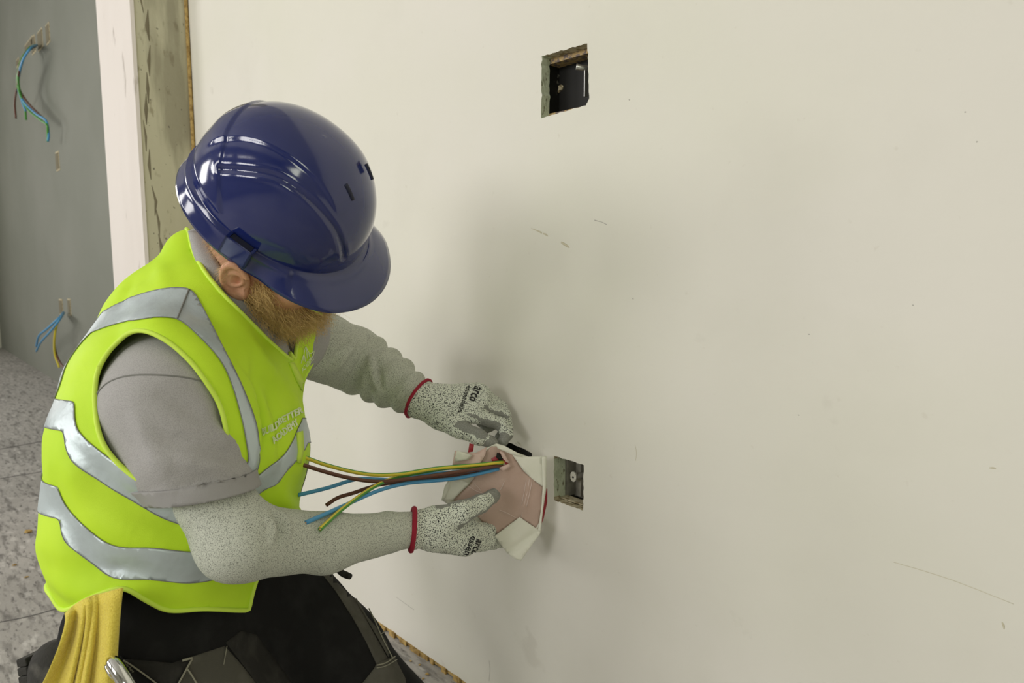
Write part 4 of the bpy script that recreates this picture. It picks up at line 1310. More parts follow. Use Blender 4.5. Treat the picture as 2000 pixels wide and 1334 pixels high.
# head frame: sits in the hat, tipped back a little relative to it
kF, kL, kU = cvec(0.9176, -0.3907, -0.0736), cvec(0.1898, 0.5932, -0.7824), cvec(0.3493, 0.7039, 0.6185)
KS = 0.93
K0 = cO+cR*-0.3528+cU*0.1447+cF*1.0
KA = np.array([kF, kL, kU])
def kp(x, y, z): return K0+(kF*x+kL*y+kU*z)*KS
NB = P(412, 585, 1.05); NB_l = KA@(NB-K0)/KS
def head_sdf(p):
    q = (p-K0)@KA.T/KS
    I = np.eye(3)
    d = s_ell(q, (-0.005, 0, 0.030), I, (0.100, 0.078, 0.098))
    d = smin(d, s_ell(q, (0.030, 0, -0.045), I, (0.066, 0.061, 0.078)), 0.03)
    d = smin(d, s_ell(q, (0.052, 0, -0.094), I, (0.040, 0.042, 0.030)), 0.02)
    ay = np.abs(q[..., 1]); qa = np.stack([q[..., 0], ay, q[..., 2]], -1)
    d = smin(d, s_caps(qa, (0.0, 0.056, -0.060), (0.055, 0.030, -0.098), 0.016, 0.016), 0.02)
    d = smin(d, s_ell(qa, (0.062, 0.042, -0.038), I, (0.026, 0.024, 0.022)), 0.02)
    d = smin(d, s_caps(qa, (0.084, 0.012, 0.008), (0.070, 0.050, 0.010), 0.011, 0.010), 0.012)
    d = smax(d, -s_ell(qa, (0.098, 0.033, -0.010), I, (0.016, 0.019, 0.011)), 0.010)
    d = smin(d, np.linalg.norm(qa-np.array([0.079, 0.033, -0.010]), axis=-1)-0.0125, 0.003)
    d = smin(d, s_caps(q, (0.094, 0, -0.006), (0.116, 0, -0.040), 0.0075, 0.0115), 0.010)
    d = smin(d, s_ell(qa, (0.103, 0.011, -0.045), I, (0.010, 0.009, 0.008)), 0.006)
    d = smin(d, s_caps(qa, (0.094, 0.0, -0.068), (0.086, 0.021, -0.070), 0.0062, 0.004), 0.006)
    d = smin(d, s_caps(qa, (0.092, 0.0, -0.079), (0.085, 0.018, -0.078), 0.0068, 0.004), 0.006)
    d = smin(d, s_caps(q, (-0.025, 0, -0.055), NB_l, 0.058, 0.062), 0.03)
    # ears
    E = np.array([(0.94, 0.0, 0.34), (0.22, 0.76, -0.61), (-0.26, 0.65, 0.72)])
    ea = np.array([0.93, -0.25, 0.27]); ea /= np.linalg.norm(ea)
    en = np.array([-0.30, -0.95, 0.05]); en -= ea*(en@ea); en /= np.linalg.norm(en); en = -en
    eu = np.cross(en, ea); eu = eu if eu[2] > 0 else -eu
    EA = np.array([ea, en, eu])
    ec = np.array([-0.012, 0.082, -0.024])
    pe = (qa-ec)@EA.T
    ear = s_ell(pe, (0, 0, 0), I, (0.020, 0.0075, 0.032))
    el = np.sqrt((pe[..., 0]/0.0185)**2+(pe[..., 2]/0.0305)**2)
    ring = np.sqrt(((el-1)*0.021)**2+(pe[..., 1]-0.006)**2)-0.0043
    ring = np.where((pe[..., 0] > 0.010) & (pe[..., 2] < 0.004), ring+0.004, ring)
    ear = smin(ear, ring, 0.004)
    ear = smax(ear, -s_ell(pe, (0.004, 0.009, -0.002), I, (0.009, 0.009, 0.013)), 0.004)
    ear = smin(ear, np.sqrt((np.sqrt((pe[..., 0]+0.001)**2+(pe[..., 2]-0.003)**2)-0.0125)**2+(pe[..., 1]-0.005)**2)-0.0028, 0.003)
    ear = smin(ear, s_ell(pe, (0.004, 0.002, -0.030), I, (0.010, 0.006, 0.010)), 0.006)
    d = smin(d, ear, 0.005)
    return d*KS
lo, hi = bbox([K0, NB], 0.135)
Vhd, Qhd = nets(head_sdf, lo, hi, 0.0026); Thd = tris_of(Qhd)
# rest of the body, under the clothes
def body_sdf(p):
    d = s_loft(p, TC[:6], [w-0.045 for w in VW[:6]], [h-0.045 for h in VH[:6]], lat, 2.0)
    d = smin(d, s_caps(p, TC[5], NB, 0.07, 0.055), 0.03)
    d = smin(d, s_chain(p, [NKR, SR, ER, ARM_R[2], WR, P(880, 1038, 1.145)], [0.03, 0.052, 0.036, 0.030, 0.020, 0.012], 0.02), 0.02)
    d = smin(d, s_chain(p, [NKL, SL, EL, WL, P(900, 795, 1.278)], [0.03, 0.05, 0.040, 0.024, 0.012], 0.02), 0.02)
    d = smin(d, s_chain(p, [HIPR, KNR, ANR], [0.095, 0.052, 0.035], 0.02), 0.03)
    d = smin(d, s_chain(p, [HIPL, KNL, ANL], [0.095, 0.052, 0.035], 0.02), 0.03)
    return d
lo, hi = bbox([TC[0], TC[5], SR, SL, KNR, KNL, ANR, ANL, EL, WL, P(900, 795, 1.278)], 0.13)
Vbd, Qbd = nets(body_sdf, lo, hi, 0.012); Tbd = tris_of(Qbd)
body = mesh_obj('body', np.vstack([Vhd, Vbd]), np.vstack([Thd, Tbd+len(Vhd)]), MT['skin'], man)
# strands
def strands(name, roots, dirs, length, r, mat, seed, curl=0.35, segs=6, grav=0.3):
    rg = np.random.default_rng(seed); V, F = [], []
    for p, d in zip(roots, dirs):
        d = d/np.linalg.norm(d); L = length*rg.uniform(0.55, 1.25)
        side = rg.normal(size=3); side -= d*(side@d); side /= np.linalg.norm(side)
        s2 = np.cross(d, side); ph = rg.uniform(0, 6.28); fr = rg.uniform(0.7, 1.5)
        b = len(V)
        for k in range(segs+1):
            t = k/segs
            c = p+d*L*t+side*L*curl*0.35*math.sin(ph+fr*6*t)*t+s2*L*curl*0.35*math.cos(ph+fr*5*t)*t+np.array([0, 0, -1])*grav*L*t*t
            rr = r*(1-0.75*t)
            for m in range(3):
                a = 2.094*m; V.append(c+rr*(math.cos(a)*side+math.sin(a)*s2))
        for k in range(segs):
            for m in range(3):
                m2 = (m+1) % 3; F.append((b+k*3+m, b+k*3+m2, b+(k+1)*3+m2, b+(k+1)*3+m))
    o = mesh_obj(name, V, F, mat, man); o['kind'] = 'stuff'; return o
Nhd = vnormals(Vhd, Thd)
ql = (Vhd-K0)@KA.T/KS
ay = np.abs(ql[:, 1])
jaw = (ql[:, 2] < -0.052-0.10*np.clip(0.045-ql[:, 0], -0.02, 0.045)*0.2) & (ql[:, 2] > -0.135) & (ql[:, 0] > 0.004+0.0*ay) & (np.linalg.norm((ql-np.array([0.09, 0, -0.074]))/np.array([0.02, 0.022, 0.009]), axis=1) > 1) & (ql[:, 0] > -0.3*(ql[:, 2]+0.05)-0.005)
side_b = (ay > 0.046) & (ql[:, 0] > 0.008) & (ql[:, 0] < 0.034) & (ql[:, 2] < -0.022) & (ql[:, 2] > -0.06)
cheek = (ql[:, 2] > -0.064) & (ql[:, 0] > 0.034) & (ay > 0.026)
neck_ = (ql[:, 0] < 0.03) & (ql[:, 2] < -0.095)
must = (ql[:, 0] > 0.078) & (ql[:, 2] < -0.050) & (ql[:, 2] > -0.066) & (ay < 0.03)
sel = np.where((jaw & ~cheek & ~neck_) | must | side_b)[0]
print('beard roots available', len(sel))
rb = np.random.default_rng(4)
pick = rb.choice(sel, size=3600, replace=True)
roots = Vhd[pick]-Nhd[pick]*0.001+rb.normal(0, 0.0012, (len(pick), 3))
dirs = Nhd[pick]*0.55+(kF*0.55-kU*0.62)+rb.normal(0, 0.30, (len(pick), 3))
strands('beard', roots, dirs, 0.030, 0.00042, MT['beard'], 5, curl=0.9, grav=0.15)
hs = np.where((ql[:, 0] < -0.02) & (ql[:, 2] < 0.02) & (ql[:, 2] > -0.055) & (ay > 0.02))[0]
pick = rb.choice(hs, size=1500, replace=True)
strands('hair', Vhd[pick], Nhd[pick]*0.3+(-kF*0.5-kU*0.7)+rb.normal(0, 0.2, (len(pick), 3)), 0.010, 0.00022, MT['hair'], 6, curl=0.3)
# safety glasses: lime temple arms and clear wrap lens
tube('glasses_frame', [P(576, 588, 0.995), P(602, 600, 1.005), P(629, 614, 1.035)], 0.0016, MT['lens'], man, 8)
for sg in (-1, 1):
    tube('glasses_arm', [kp(-0.005, sg*0.079, -0.002), kp(0.05, sg*0.074, -0.006), kp(0.088, sg*0.062, -0.012)], 0.0022, MT['lens'], man, 8)

# ---- trouser panels, seams, boots
patch('side_panel', [(618, 1108), (646, 1110), (676, 1148), (708, 1200), (736, 1250), (756, 1286), (735, 1298), (715, 1255), (690, 1210), (655, 1155)], TB, 0.0014, MT['grey_cloth'], tr)
patch('side_pocket', [(654, 1118), (684, 1152), (716, 1206), (742, 1236), (754, 1256), (758, 1270), (757, 1284), (736, 1246), (706, 1195), (674, 1145)], TB, 0.002, MT['grey_cloth'], tr, bulge=0.003)
patch('knee_panel', [(734, 1296), (768, 1282), (790, 1325), (800, 1400), (690, 1400), (704, 1338), (730, 1305)], TB, 0.0018, MT['grey_cloth'], tr, bulge=0.002)
patch('thigh_panel', [(362, 1287), (400, 1274), (438, 1262), (480, 1310), (505, 1345), (520, 1400), (330, 1400)], TB, 0.0014, MT['grey_cloth'], tr)
patch('inner_leg_panel', [(440, 1255), (470, 1232), (500, 1240), (560, 1320), (610, 1400), (525, 1400), (490, 1320)], TB, 0.0010, MT['dark_cloth'], tr)
pf = patch('pocket_flap', [(246, 1286), (285, 1289), (335, 1294), (352, 1288), (370, 1285), (358, 1306), (340, 1342), (322, 1342), (300, 1325), (270, 1303)], TB, 0.006, MT['dark_cloth'], tr, bulge=0.003)
patch('tool_pocket', [(236, 1280), (255, 1292), (285, 1312), (318, 1340), (330, 1400), (235, 1400), (228, 1320)], TB, 0.002, MT['black'], tr, bulge=0.003)
for pts, r in (([(658, 1112), (692, 1150), (722, 1200), (742, 1245), (764, 1288)], 0.0011), ([(733, 1300), (750, 1296), (768, 1284)], 0.0011), ([(733, 1305), (750, 1302), (772, 1290)], 0.0009),
               ([(741, 1240), (747, 1236), (753, 1230)], 0.0009), ([(246, 1287), (270, 1303), (300, 1325), (320, 1342)], 0.0009), ([(370, 1286), (358, 1308), (340, 1342)], 0.0012), ([(352, 1289), (362, 1286), (370, 1284)], 0.0016),
               ([(440, 1262), (436, 1285), (434, 1298)], 0.0006), ([(362, 1305), (372, 1320), (385, 1340)], 0.001)):
    line_on('seam_thread', pts, TB, r, MT['thread'], tr, 0.0085 if pts[0][0] < 380 else 0.0036)
text_on('lettering', 'ulderflace', [(247, 1292), (264, 1309), (250, 1289)], TB, MT['thread'], tr, 0.0105)
a = [P(655, 1108, 1.16), P(668, 1119, 1.165), P(676, 1123, 1.165), P(684, 1126, 1.16)]
tube('strap_loop', a, [0.005, 0.0055, 0.0058, 0.005], MT['dark_cloth'], tr, 10)
def boot(ank, heel, toe, side):
    ax = toe-heel; L = np.linalg.norm(ax); ax /= L
    up = ank-heel; up -= ax*(up@ax); up /= np.linalg.norm(up)
    ac = np.cross(ax, up)
    def sd(p):
        d = s_caps(p, heel+up*0.045, heel+ax*(L*0.45)+up*0.045, 0.042, 0.045)
        d = smin(d, s_caps(p, heel+ax*(L*0.45)+up*0.045, toe+up*0.035, 0.046, 0.034), 0.02)
        d = smin(d, s_caps(p, heel+ax*0.02+up*0.05, ank, 0.045, 0.055), 0.02)
        return np.maximum(d, -((p-heel)@up)+0.012)
    lo, hi = bbox([ank, heel, toe], 0.08)
    V, Q = nets(sd, lo, hi, 0.006)
    V[:, 2] = np.maximum(V[:, 2], 0.001)
    b = mesh_obj('boot', V, tris_of(Q), MT['boot'], man)
    n = 11
    for i in range(n):
        t = i/(n-1)
        w = 0.040-0.010*abs(t-0.6)
        c = heel+ax*(L*1.02*t-0.02)
        V = []
        for dx in (-0.007, 0.007):
            for dy in (-w, w):
                for dz in (-0.004, 0.017): V.append(c+ax*dx+ac*dy+up*dz)
        F = [(0, 1, 3, 2), (4, 6, 7, 5), (0, 4, 5, 1), (2, 3, 7, 6), (0, 2, 6, 4), (1, 5, 7, 3)]
        V = np.array(V); V[:, 2] = np.maximum(V[:, 2], 0.0005)
        o = mesh_obj('tread_block', V, F, MT['boot'], b, smooth=False); bevel(o, 0.002)
boot(P(160, 1350, 1.23), P(72, 1302, 1.25), P(100, 1460, 1.24), 1)
boot(P(150, 1560, 1.02), P(60, 1540, 1.02), np.array([P(85, 1620, 1.03)[0], P(85, 1620, 1.03)[1], 0.02]), 1)

# ---- print on the vest
text_on('lettering', 'BUILD', [(512, 853), (545, 836), (509, 839)], VB1, MT['print'], vest, 0.0022, outline=0.035, bend=0.4)
text_on('lettering', 'BETTER', [(543, 832), (590, 806), (540, 819)], VB1, MT['print'], vest, 0.0022, outline=0.035)
text_on('lettering', 'ACADEMY', [(533, 868), (582, 829), (527, 856)], VB1, MT['print'], vest, 0.0022, outline=0.035)
for pts in ([(586, 710), (589, 698), (592, 692), (594, 706)], [(590, 704), (593, 684), (596, 676), (598, 700)], [(596, 678), (601, 688), (605, 690), (610, 686)], [(601, 690), (604, 699), (609, 696), (612, 684)]):
    line_on('logo_line', pts, VB1, 0.0007, MT['print'], vest, 0.002)
text_on('lettering', 'ACADEMY', [(588, 728), (612, 700), (586, 719)], VB1, MT['print'], vest, 0.0022)
# front edges of the vest, overlapping at the chest
patch('edge_binding', [(556, 690), (566, 700), (588, 738), (605, 770), (599, 782), (578, 744)], VB1, 0.0030, MT['vest_edge'], vest, 0.003)
patch('zip_band', [(577, 846), (588, 842), (590, 880), (584, 905), (578, 902), (580, 880)], VB1, 0.0035, MT['vest_edge'], vest, 0.003)

# ------------------------------------------------------------------ things on and round the man
MT['towel'] = simple('yellow_microfibre', (0.86, 0.71, 0.12, 1), 1.0, spec=0.05, sheen=0.3, noise=(500, (0.76, 0.60, 0.085, 1), 0.4, 0.65), bump=(520, 0.0016))
MT['chrome'] = simple('chrome', (0.75, 0.75, 0.73, 1), 0.07, metal=1.0)
MT['pink'] = simple('pink_putty', (0.52, 0.365, 0.295, 1), 0.42, spec=0.5, noise=(18, (0.58, 0.425, 0.35, 1), 0.4, 0.7), bump=(45, 0.0015))
MT['pale_pink'] = simple('pale_pink_film', (0.72, 0.53, 0.45, 1), 0.4, noise=(30, (0.65, 0.46, 0.39, 1), 0.4, 0.7), bump=(60, 0.001))
MT['liner'] = simple('white_liner', (0.84, 0.83, 0.71, 1), 0.5, noise=(20, (0.78, 0.78, 0.65, 1), 0.4, 0.7), bump=(40, 0.0008))
MT['redsheet'] = simple('red_backing', (0.36, 0.02, 0.03, 1), 0.45)
MT['film'] = simple('clear_film_crease', (0.80, 0.66, 0.60, 1), 0.2)
MT['brown'] = simple('brown_insulation', (0.125, 0.045, 0.022, 1), 0.4)
MT['blue'] = simple('blue_insulation', (0.085, 0.335, 0.60, 1), 0.4)
MT['green'] = simple('green_insulation', (0.085, 0.32, 0.05, 1), 0.4)
MT['yellow'] = simple('yellow_insulation', (0.72, 0.60, 0.05, 1), 0.4)
MT['copper'] = simple('copper', (0.75, 0.38, 0.2, 1), 0.3, metal=0.9)

def towel():
    nu, nv = 90, 70
    top = [(128, 1200), (150, 1180), (176, 1166), (205, 1158), (238, 1149)]
    mid = [(112, 1270), (140, 1262), (165, 1262), (195, 1262), (228, 1262)]
    bot = [(30, 1440), (80, 1440), (125, 1440), (170, 1440), (222, 1440)]
    A = catmull([np.array(q, float) for q in top], 30); B = catmull([np.array(q, float) for q in mid], 30); C = catmull([np.array(q, float) for q in bot], 30)
    V = []
    for j in range(nv):
        t = j/(nv-1)
        for i in range(nu):
            u = i/(nu-1); k = u*(len(A)-1); k0 = int(min(k, len(A)-2)); fr = k-k0
            a, b, c = (X[k0]*(1-fr)+X[k0+1]*fr for X in (A, B, C))
            q = (1-t)**2*a + 2*t*(1-t)*(2*b-(a+c)/2) + t*t*c
            w = 0.010*math.sin(u*math.pi*2*2.4+0.7+0.7*t)+0.0045*math.sin(u*17+2+2*t)
            w -= 0.012*math.exp(-((u-0.42-0.05*t)/0.035)**2)*min(1, t*3)
            w += 0.010*math.exp(-((u-0.60-0.03*t)/0.04)**2)*min(1, 0.3+t)
            z = 0.815-0.010*t - w*(0.35+0.65*min(1, t*2.2)) + 0.05*max(0, 0.10-t)
            V.append(P(q[0], q[1], z))
    F = []
    for j in range(nv-1):
        for i in range(nu-1): F.append((j*nu+i, (j+1)*nu+i, (j+1)*nu+i+1, j*nu+i+1))
    o = mesh_obj('cleaning_cloth', V, F, MT['towel']); solidify(o, 0.0035, 0)
    setp(o, 'yellow microfibre cloth hanging from the back trouser pocket', 'cloth')
    Vt, Ft = tube_vf(np.array(V).reshape(nv, nu, 3)[:, nu-1], 0.0018, 6); mesh_obj('stitched_edge', Vt, Ft, MT['towel'], o)
towel()
ch = empty('hand_tool', P(230, 1300, 0.79)); setp(ch, 'chrome hand tool standing in the thigh pocket below the yellow cloth', 'tool')
tube('handle', [P(217, 1288, 0.795), P(222, 1296, 0.788), P(236, 1318, 0.782), P(262, 1365, 0.78), P(290, 1420, 0.79)], [0.0050, 0.0082, 0.0088, 0.0088, 0.0088], MT['chrome'], ch, 20)
tube('hook', [P(214, 1290, 0.803), P(211, 1302, 0.803), P(220, 1318, 0.797), P(230, 1330, 0.795)], [0.003, 0.004, 0.004, 0.003], MT['chrome'], ch, 12)
V, F = [], []
bm = bmesh.new(); bmesh.ops.create_uvsphere(bm, u_segments=16, v_segments=10, radius=0.0056)
for v in bm.verts: v.co += Vector(P(219, 1290, 0.793))
me = bpy.data.meshes.new('end_cap'); bm.to_mesh(me); bm.free(); me.materials.append(MT['chrome'])
for p_ in me.polygons: p_.use_smooth = True
adopt(link(bpy.data.objects.new('end_cap', me)), ch)

# ---- putty pad held at the wall
def zpad(x, y): return 1.222+0.00016*(x-960)+0.00005*(y-970)
def sheet(name, poly, dz, mat, parent, thick=0.0012, step=7, wav=0.0015, crease=(), seed=0):
    pl = []
    poly = [np.array(q, float) for q in poly]
    for i in range(len(poly)):
        a, b = poly[i], poly[(i+1) % len(poly)]; m = max(1, int(np.linalg.norm(b-a)/step))
        for k in range(m): pl.append(a+(b-a)*k/m)
    A = np.array(pl); lo, hi = A.min(0), A.max(0)
    ex = [(x, y) for x in np.arange(lo[0]+3, hi[0], step) for y in np.arange(lo[1]+3, hi[1], step)]
    def ins(x, y):
        j = len(pl)-1; c = False
        for i in range(len(pl)):
            if (pl[i][1] > y) != (pl[j][1] > y) and x < (pl[j][0]-pl[i][0])*(y-pl[i][1])/(pl[j][1]-pl[i][1])+pl[i][0]: c = not c
            j = i
        return c
    ex = [q for q in ex if ins(*q) and np.min(np.linalg.norm(A-np.array(q), axis=1)) > step*0.45]
    v2, F = fill_poly([tuple(q) for q in pl], [], ex)
    V = []
    for x, y in v2:
        z = zpad(x, y)+(dz(x, y) if callable(dz) else dz)+wav*float(vnoise(np.array([x*0.045, y*0.045, seed+0.5])))
        for (x1, y1, x2, y2, amp, w) in crease:
            d = np.array([x2-x1, y2-y1], float); L = np.linalg.norm(d); d /= L
            t = np.clip(((x-x1)*d[0]+(y-y1)*d[1]), 0, L)
            dd = math.hypot(x-x1-d[0]*t, y-y1-d[1]*t); z += amp*math.exp(-(dd/w)**2)
        V.append(P(x, y, z))
    V = np.array(V); Fo = []
    for f in F:
        a, b, c = V[f[0]], V[f[1]], V[f[2]]
        Fo.append(f if np.cross(b-a, c-a)@(cO-a) > 0 else tuple(reversed(f)))
    o = mesh_obj(name, V, Fo, mat, parent); return solidify(o, thick, -1)
pad = empty('putty_pad', P(985, 965, 1.23)); setp(pad, 'pink putty pad with peeling white liner held over a socket hole', 'putty pad')
sheet('liner_sheet', [(884, 905), (888, 882), (930, 884), (968, 867), (1010, 884), (1032, 892), (1066, 891), (1068, 950), (1060, 1000), (1056, 1040), (1018, 1094), (1002, 1089), (966, 1046), (935, 1028), (905, 1002), (864, 978), (880, 936)], 0.0075, MT['liner'], pad)
sheet('putty_sheet', [(975, 873), (1000, 886), (1022, 918), (1040, 935), (1062, 952), (1060, 985), (1050, 1033), (1015, 1012), (972, 1043), (940, 1018), (928, 1003), (905, 1000), (886, 976), (912, 952), (925, 935), (936, 906), (948, 884), (960, 873)], 0.0, MT['pink'], pad, 0.005,
      crease=[(1033, 935, 1018, 1010, -0.003, 4), (1040, 938, 1024, 1000, -0.002, 3), (985, 940, 975, 955, -0.002, 4), (915, 950, 945, 965, -0.002, 3), (970, 990, 1010, 1012, -0.002, 3), (930, 910, 915, 945, 0.003, 6)])
sheet('liner_flap', [(1015, 1010), (1047, 1032), (1058, 1012), (1056, 1040), (1018, 1095), (1006, 1092), (990, 1080), (966, 1047)], lambda x, y: -0.003-0.006*max(0, (y-1040)/55), MT['liner'], pad, crease=[(1054, 1034, 990, 1080, 0.006, 6)])
sheet('liner_flap', [(1000, 887), (1032, 892), (1060, 891), (1062, 952), (1040, 936), (1022, 919)], -0.0025, MT['liner'], pad)
sheet('liner_edge', [(1058, 892), (1068, 892), (1067, 950), (1060, 1000), (1056, 1042), (1051, 1036), (1058, 985), (1060, 950)], -0.006, MT['liner'], pad)
sheet('liner_flap', [(864, 978), (874, 950), (882, 936), (905, 938), (916, 944), (898, 962), (886, 976)], lambda x, y: -0.004-0.0001*(916-x), MT['liner'], pad)
sheet('liner_flap', [(862, 978), (868, 952), (878, 934), (882, 937), (876, 955), (870, 972)], -0.011, MT['liner'], pad)
sheet('torn_film', [(884, 908), (889, 880), (898, 884), (912, 887), (930, 884), (950, 873), (948, 888), (936, 908), (922, 914), (900, 912)], lambda x, y: -0.004+0.004*math.sin(x*0.09+y*0.05), MT['pale_pink'], pad, wav=0.004)
sheet('torn_film', [(888, 902), (886, 886), (892, 879), (905, 884), (922, 889), (915, 898), (900, 900)], lambda x, y: -0.010+0.003*math.sin(x*0.2), MT['liner'], pad, wav=0.003, seed=4)
sheet('liner_edge', [(968, 866), (986, 871), (1010, 884), (1022, 893), (1000, 888), (982, 880), (972, 876)], -0.005, MT['liner'], pad)
sheet('red_backing', [(1058, 950), (1069, 955), (1069, 980), (1062, 1012), (1054, 1034)], 0.013, MT['redsheet'], pad, 0.0016)
sheet('red_tab', [(917, 866), (926, 868), (924, 882), (914, 884)], -0.004, MT['redsheet'], pad)
sheet('red_tear', [(960, 896), (970, 891), (976, 884), (986, 896), (994, 904), (982, 912), (972, 908), (962, 903)], -0.0025, MT['redsheet'], pad, wav=0.004, seed=2)
sheet('tear_gap', [(971, 884), (977, 886), (983, 897), (975, 899), (969, 893)], -0.005, MT['void'], pad)
sheet('torn_film', [(976, 881), (984, 884), (993, 900), (995, 905), (989, 903), (981, 894)], -0.008, MT['pale_pink'], pad, seed=3)
sheet('torn_film', [(974, 914), (984, 910), (994, 906), (998, 911), (990, 917), (982, 921), (978, 917)], -0.008, MT['pale_pink'], pad, seed=5)
for pts in ([(1034, 936), (1030, 960), (1024, 985), (1018, 1010)], [(1039, 940), (1034, 965), (1028, 990)], [(1028, 938), (1024, 960), (1019, 985)], [(985, 940), (981, 950), (977, 957)], [(914, 949), (928, 958), (944, 964)], [(926, 945), (934, 952), (940, 960)], [(975, 996), (992, 1003), (1008, 1012)], [(936, 1012), (942, 1006), (946, 1000)], [(918, 942), (926, 932), (930, 922)]):
    tube('film_crease', [P(x, y, zpad(x, y)-0.0018) for x, y in pts], 0.0006, MT['film'], pad, 5, 4)

# ---- the six loose wires
def wire(label, pts, mats, r=0.0031, group=None, name='electric_wire', twist=0.0, core=True, cat='wire'):
    c = catmull([P(*q) for q in pts], 10); c = resample(c, 0.005, False)
    sides = 12
    V, F = tube_vf(c, r, sides)
    idx = []
    n = len(c)
    if len(mats) > 1:
        for i in range(n-1):
            for k in range(sides):
                idx.append(0 if ((k+twist*i) % sides) < sides*0.62 else 1)
        idx += [0, 0]
    else: idx = [0]*len(F)
    o = mesh_obj(name, V, F, mats, None, True, idx)
    setp(o, label, cat, group)
    if core:
        d = c[-1]-c[-2]; d /= np.linalg.norm(d)
        Vc, Fc = tube_vf(np.array([c[-1]-d*0.002, c[-1]+d*0.0006]), r*0.5, 8); mesh_obj('copper_core', Vc, Fc, MT['copper'], o)
    return o
GYm = [MT['yellow'], MT['green']]; WG = 'loose wires coming out through the pad'
wire('green and yellow earth wire with its end highest beside the vest', [(992, 902, 1.245), (975, 903, 1.213), (930, 908, 1.19), (850, 915, 1.15), (780, 926, 1.12), (715, 926, 1.09), (640, 909, 1.06), (583, 888, 1.03)], GYm, group=WG)
wire('brown wire with its end against the vest below the topmost wire', [(990, 907, 1.245), (972, 910, 1.212), (920, 918, 1.18), (860, 927, 1.15), (800, 935, 1.125), (740, 941, 1.10), (680, 933, 1.07), (630, 920, 1.045), (580, 904, 1.025)], [MT['brown']], group=WG)
wire('blue wire ending level near the vest hem', [(990, 908, 1.248), (970, 912, 1.22), (900, 921, 1.19), (840, 926, 1.16), (780, 937, 1.14), (735, 936, 1.12), (695, 936, 1.10), (640, 953, 1.07), (582, 967, 1.05)], [MT['blue']], group=WG)
wire('short brown wire with its cut end in mid air above the forearm', [(990, 910, 1.25), (968, 915, 1.225), (900, 928, 1.20), (850, 934, 1.17), (790, 941, 1.14), (740, 947, 1.12), (690, 963, 1.095), (660, 972, 1.08), (637, 987, 1.07)], [MT['brown']], group=WG)
wire('blue wire drooping down to the forearm', [(988, 912, 1.247), (966, 918, 1.215), (900, 933, 1.18), (850, 939, 1.155), (795, 944, 1.13), (740, 958, 1.09), (680, 984, 1.02), (640, 1002, 0.965), (597, 1021, 0.925)], [MT['blue']], group=WG)
wire('green and yellow earth wire drooping lowest over the forearm', [(992, 905, 1.25), (975, 906, 1.216), (930, 911, 1.195), (870, 915, 1.165), (810, 925, 1.14), (765, 935, 1.12), (720, 957, 1.07), (670, 993, 0.995), (645, 1015, 0.955), (625, 1034, 0.925)], [MT['green'], MT['yellow']], group=WG)

# ---- far wall: cut-outs and hanging wires
def slot(px, py, w, h):
    c = PW(px, py, GREY_Y)
    rim = mesh_obj('socket_cutout', *box_vf((c[0]-w/2-0.012, GREY_Y-0.003, c[2]-h/2-0.012), (c[0]+w/2+0.012, GREY_Y+0.002, c[2]+h/2+0.012)), MT['cut_tan'], wl, smooth=False)
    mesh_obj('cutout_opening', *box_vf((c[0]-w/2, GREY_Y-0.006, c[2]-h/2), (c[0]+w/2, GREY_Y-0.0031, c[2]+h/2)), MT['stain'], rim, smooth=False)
for s_ in ((57, 89, 0.32, 0.05), (66, 88, 0.12, 0.10), (79, 78, 0.16, 0.11), (94, 66, 0.10, 0.11), (35, 123, 0.10, 0.04), (113, 315, 0.09, 0.11), (120, 600, 0.10, 0.10), (136, 600, 0.07, 0.10)): slot(*s_)
def far_wire(label, pts, mat, group):
    q = [PW(x, y, GREY_Y-0.03-d) for x, y, d in pts]
    c = catmull(q, 8); V, F = tube_vf(c, 0.0075, 8)
    o = mesh_obj('electric_wire', V, F, mat); setp(o, label, 'wire', group)
UG, LG = 'wires hanging from the upper cut-out of the grey wall', 'wires hanging from the lower cut-out of the grey wall'
far_wire('longest brown wire hanging from upper cut-out in grey wall', [(70, 90, 0.0), (58, 96, 0.08), (44, 120, 0.12), (36, 165, 0.10), (50, 195, 0.09), (75, 222, 0.07), (90, 236, 0.06)], MT['brown'], UG)
far_wire('long blue wire hanging from upper cut-out in grey wall', [(72, 88, 0.0), (60, 94, 0.09), (43, 122, 0.13), (35, 168, 0.11), (46, 198, 0.10), (70, 222, 0.08), (90, 236, 0.06), (95, 262, 0.05), (94, 275, 0.05)], MT['blue'], UG)
far_wire('long green wire hanging from upper cut-out in grey wall', [(68, 88, 0.0), (55, 96, 0.07), (41, 122, 0.12), (34, 165, 0.12), (52, 210, 0.09), (80, 235, 0.07), (92, 245, 0.06), (93, 276, 0.05)], MT['green'], UG)
far_wire('short blue wire hanging from upper cut-out in grey wall', [(66, 92, 0.0), (50, 105, 0.08), (38, 135, 0.12), (36, 168, 0.11), (42, 195, 0.10), (50, 216, 0.09)], MT['blue'], UG)
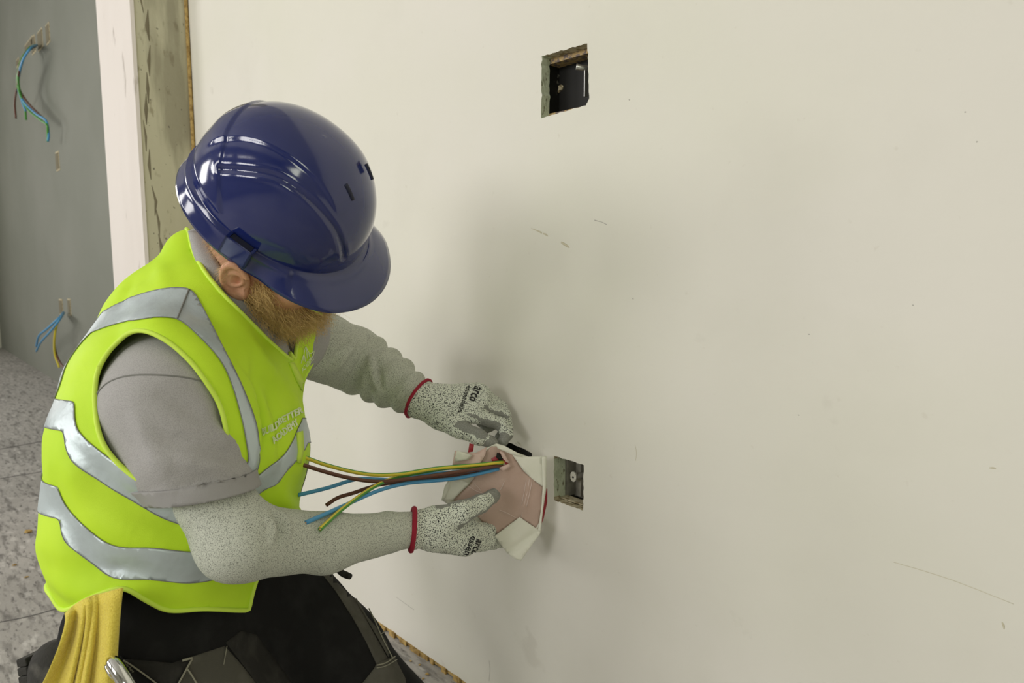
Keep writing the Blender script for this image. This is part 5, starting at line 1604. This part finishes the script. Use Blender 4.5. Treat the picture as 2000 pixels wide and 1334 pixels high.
far_wire('short dark brown wire hanging straight down in grey wall bundle', [(68, 91, 0.0), (52, 102, 0.09), (39, 130, 0.13), (34, 165, 0.12), (29, 200, 0.10), (31, 231, 0.09)], MT['brown'], UG)
far_wire('short green wire end hanging in the middle of upper bundle', [(64, 93, 0.0), (46, 108, 0.09), (36, 140, 0.13), (38, 175, 0.11), (48, 205, 0.09), (51, 234, 0.08)], MT['green'], UG)
far_wire('blue wire looping left from lower cut-out in grey wall', [(124, 610, 0.0), (114, 622, 0.08), (92, 642, 0.12), (76, 656, 0.12), (71, 676, 0.10)], MT['blue'], LG)
far_wire('second blue wire lying along the looping one at lower cut-out', [(125, 611, 0.0), (116, 625, 0.09), (98, 648, 0.12), (80, 668, 0.11), (71, 686, 0.10)], MT['blue'], LG)
far_wire('brown wire curving down to the right from lower cut-out', [(123, 613, 0.0), (112, 630, 0.07), (106, 665, 0.09), (110, 692, 0.08), (120, 712, 0.07), (132, 724, 0.06)], MT['brown'], LG)
far_wire('green wire curving straight down from lower cut-out', [(122, 613, 0.0), (113, 628, 0.08), (107, 655, 0.10), (107, 690, 0.09), (116, 718, 0.07)], MT['yellow'], LG)
# small debris on the floor
for i, (px, py, r_) in enumerate(((55, 1040, 0.012), (52, 1128, 0.005), (28, 1105, 0.006), (820, 1300, 0.003), (835, 1318, 0.004), (802, 1292, 0.003), (826, 1326, 0.003))):
    c = PZ(px, py, 0.0)
    bm = bmesh.new(); bmesh.ops.create_icosphere(bm, subdivisions=2, radius=r_)
    for v in bm.verts:
        v.co.z *= 0.35; v.co *= 1+0.3*math.sin(v.co.x*900+i)+0.2*math.sin(v.co.y*1300); 
    mz = min(v.co.z for v in bm.verts)
    for v in bm.verts: v.co += Vector((c[0], c[1], -mz+0.0004))
    me = bpy.data.meshes.new('debris_chip'); bm.to_mesh(me); bm.free(); me.materials.append(MT['ply'])
    o = link(bpy.data.objects.new('debris_chip', me))
    setp(o, 'tan wood chip lying on the dusty concrete floor', 'debris', 'chips of debris on the floor')
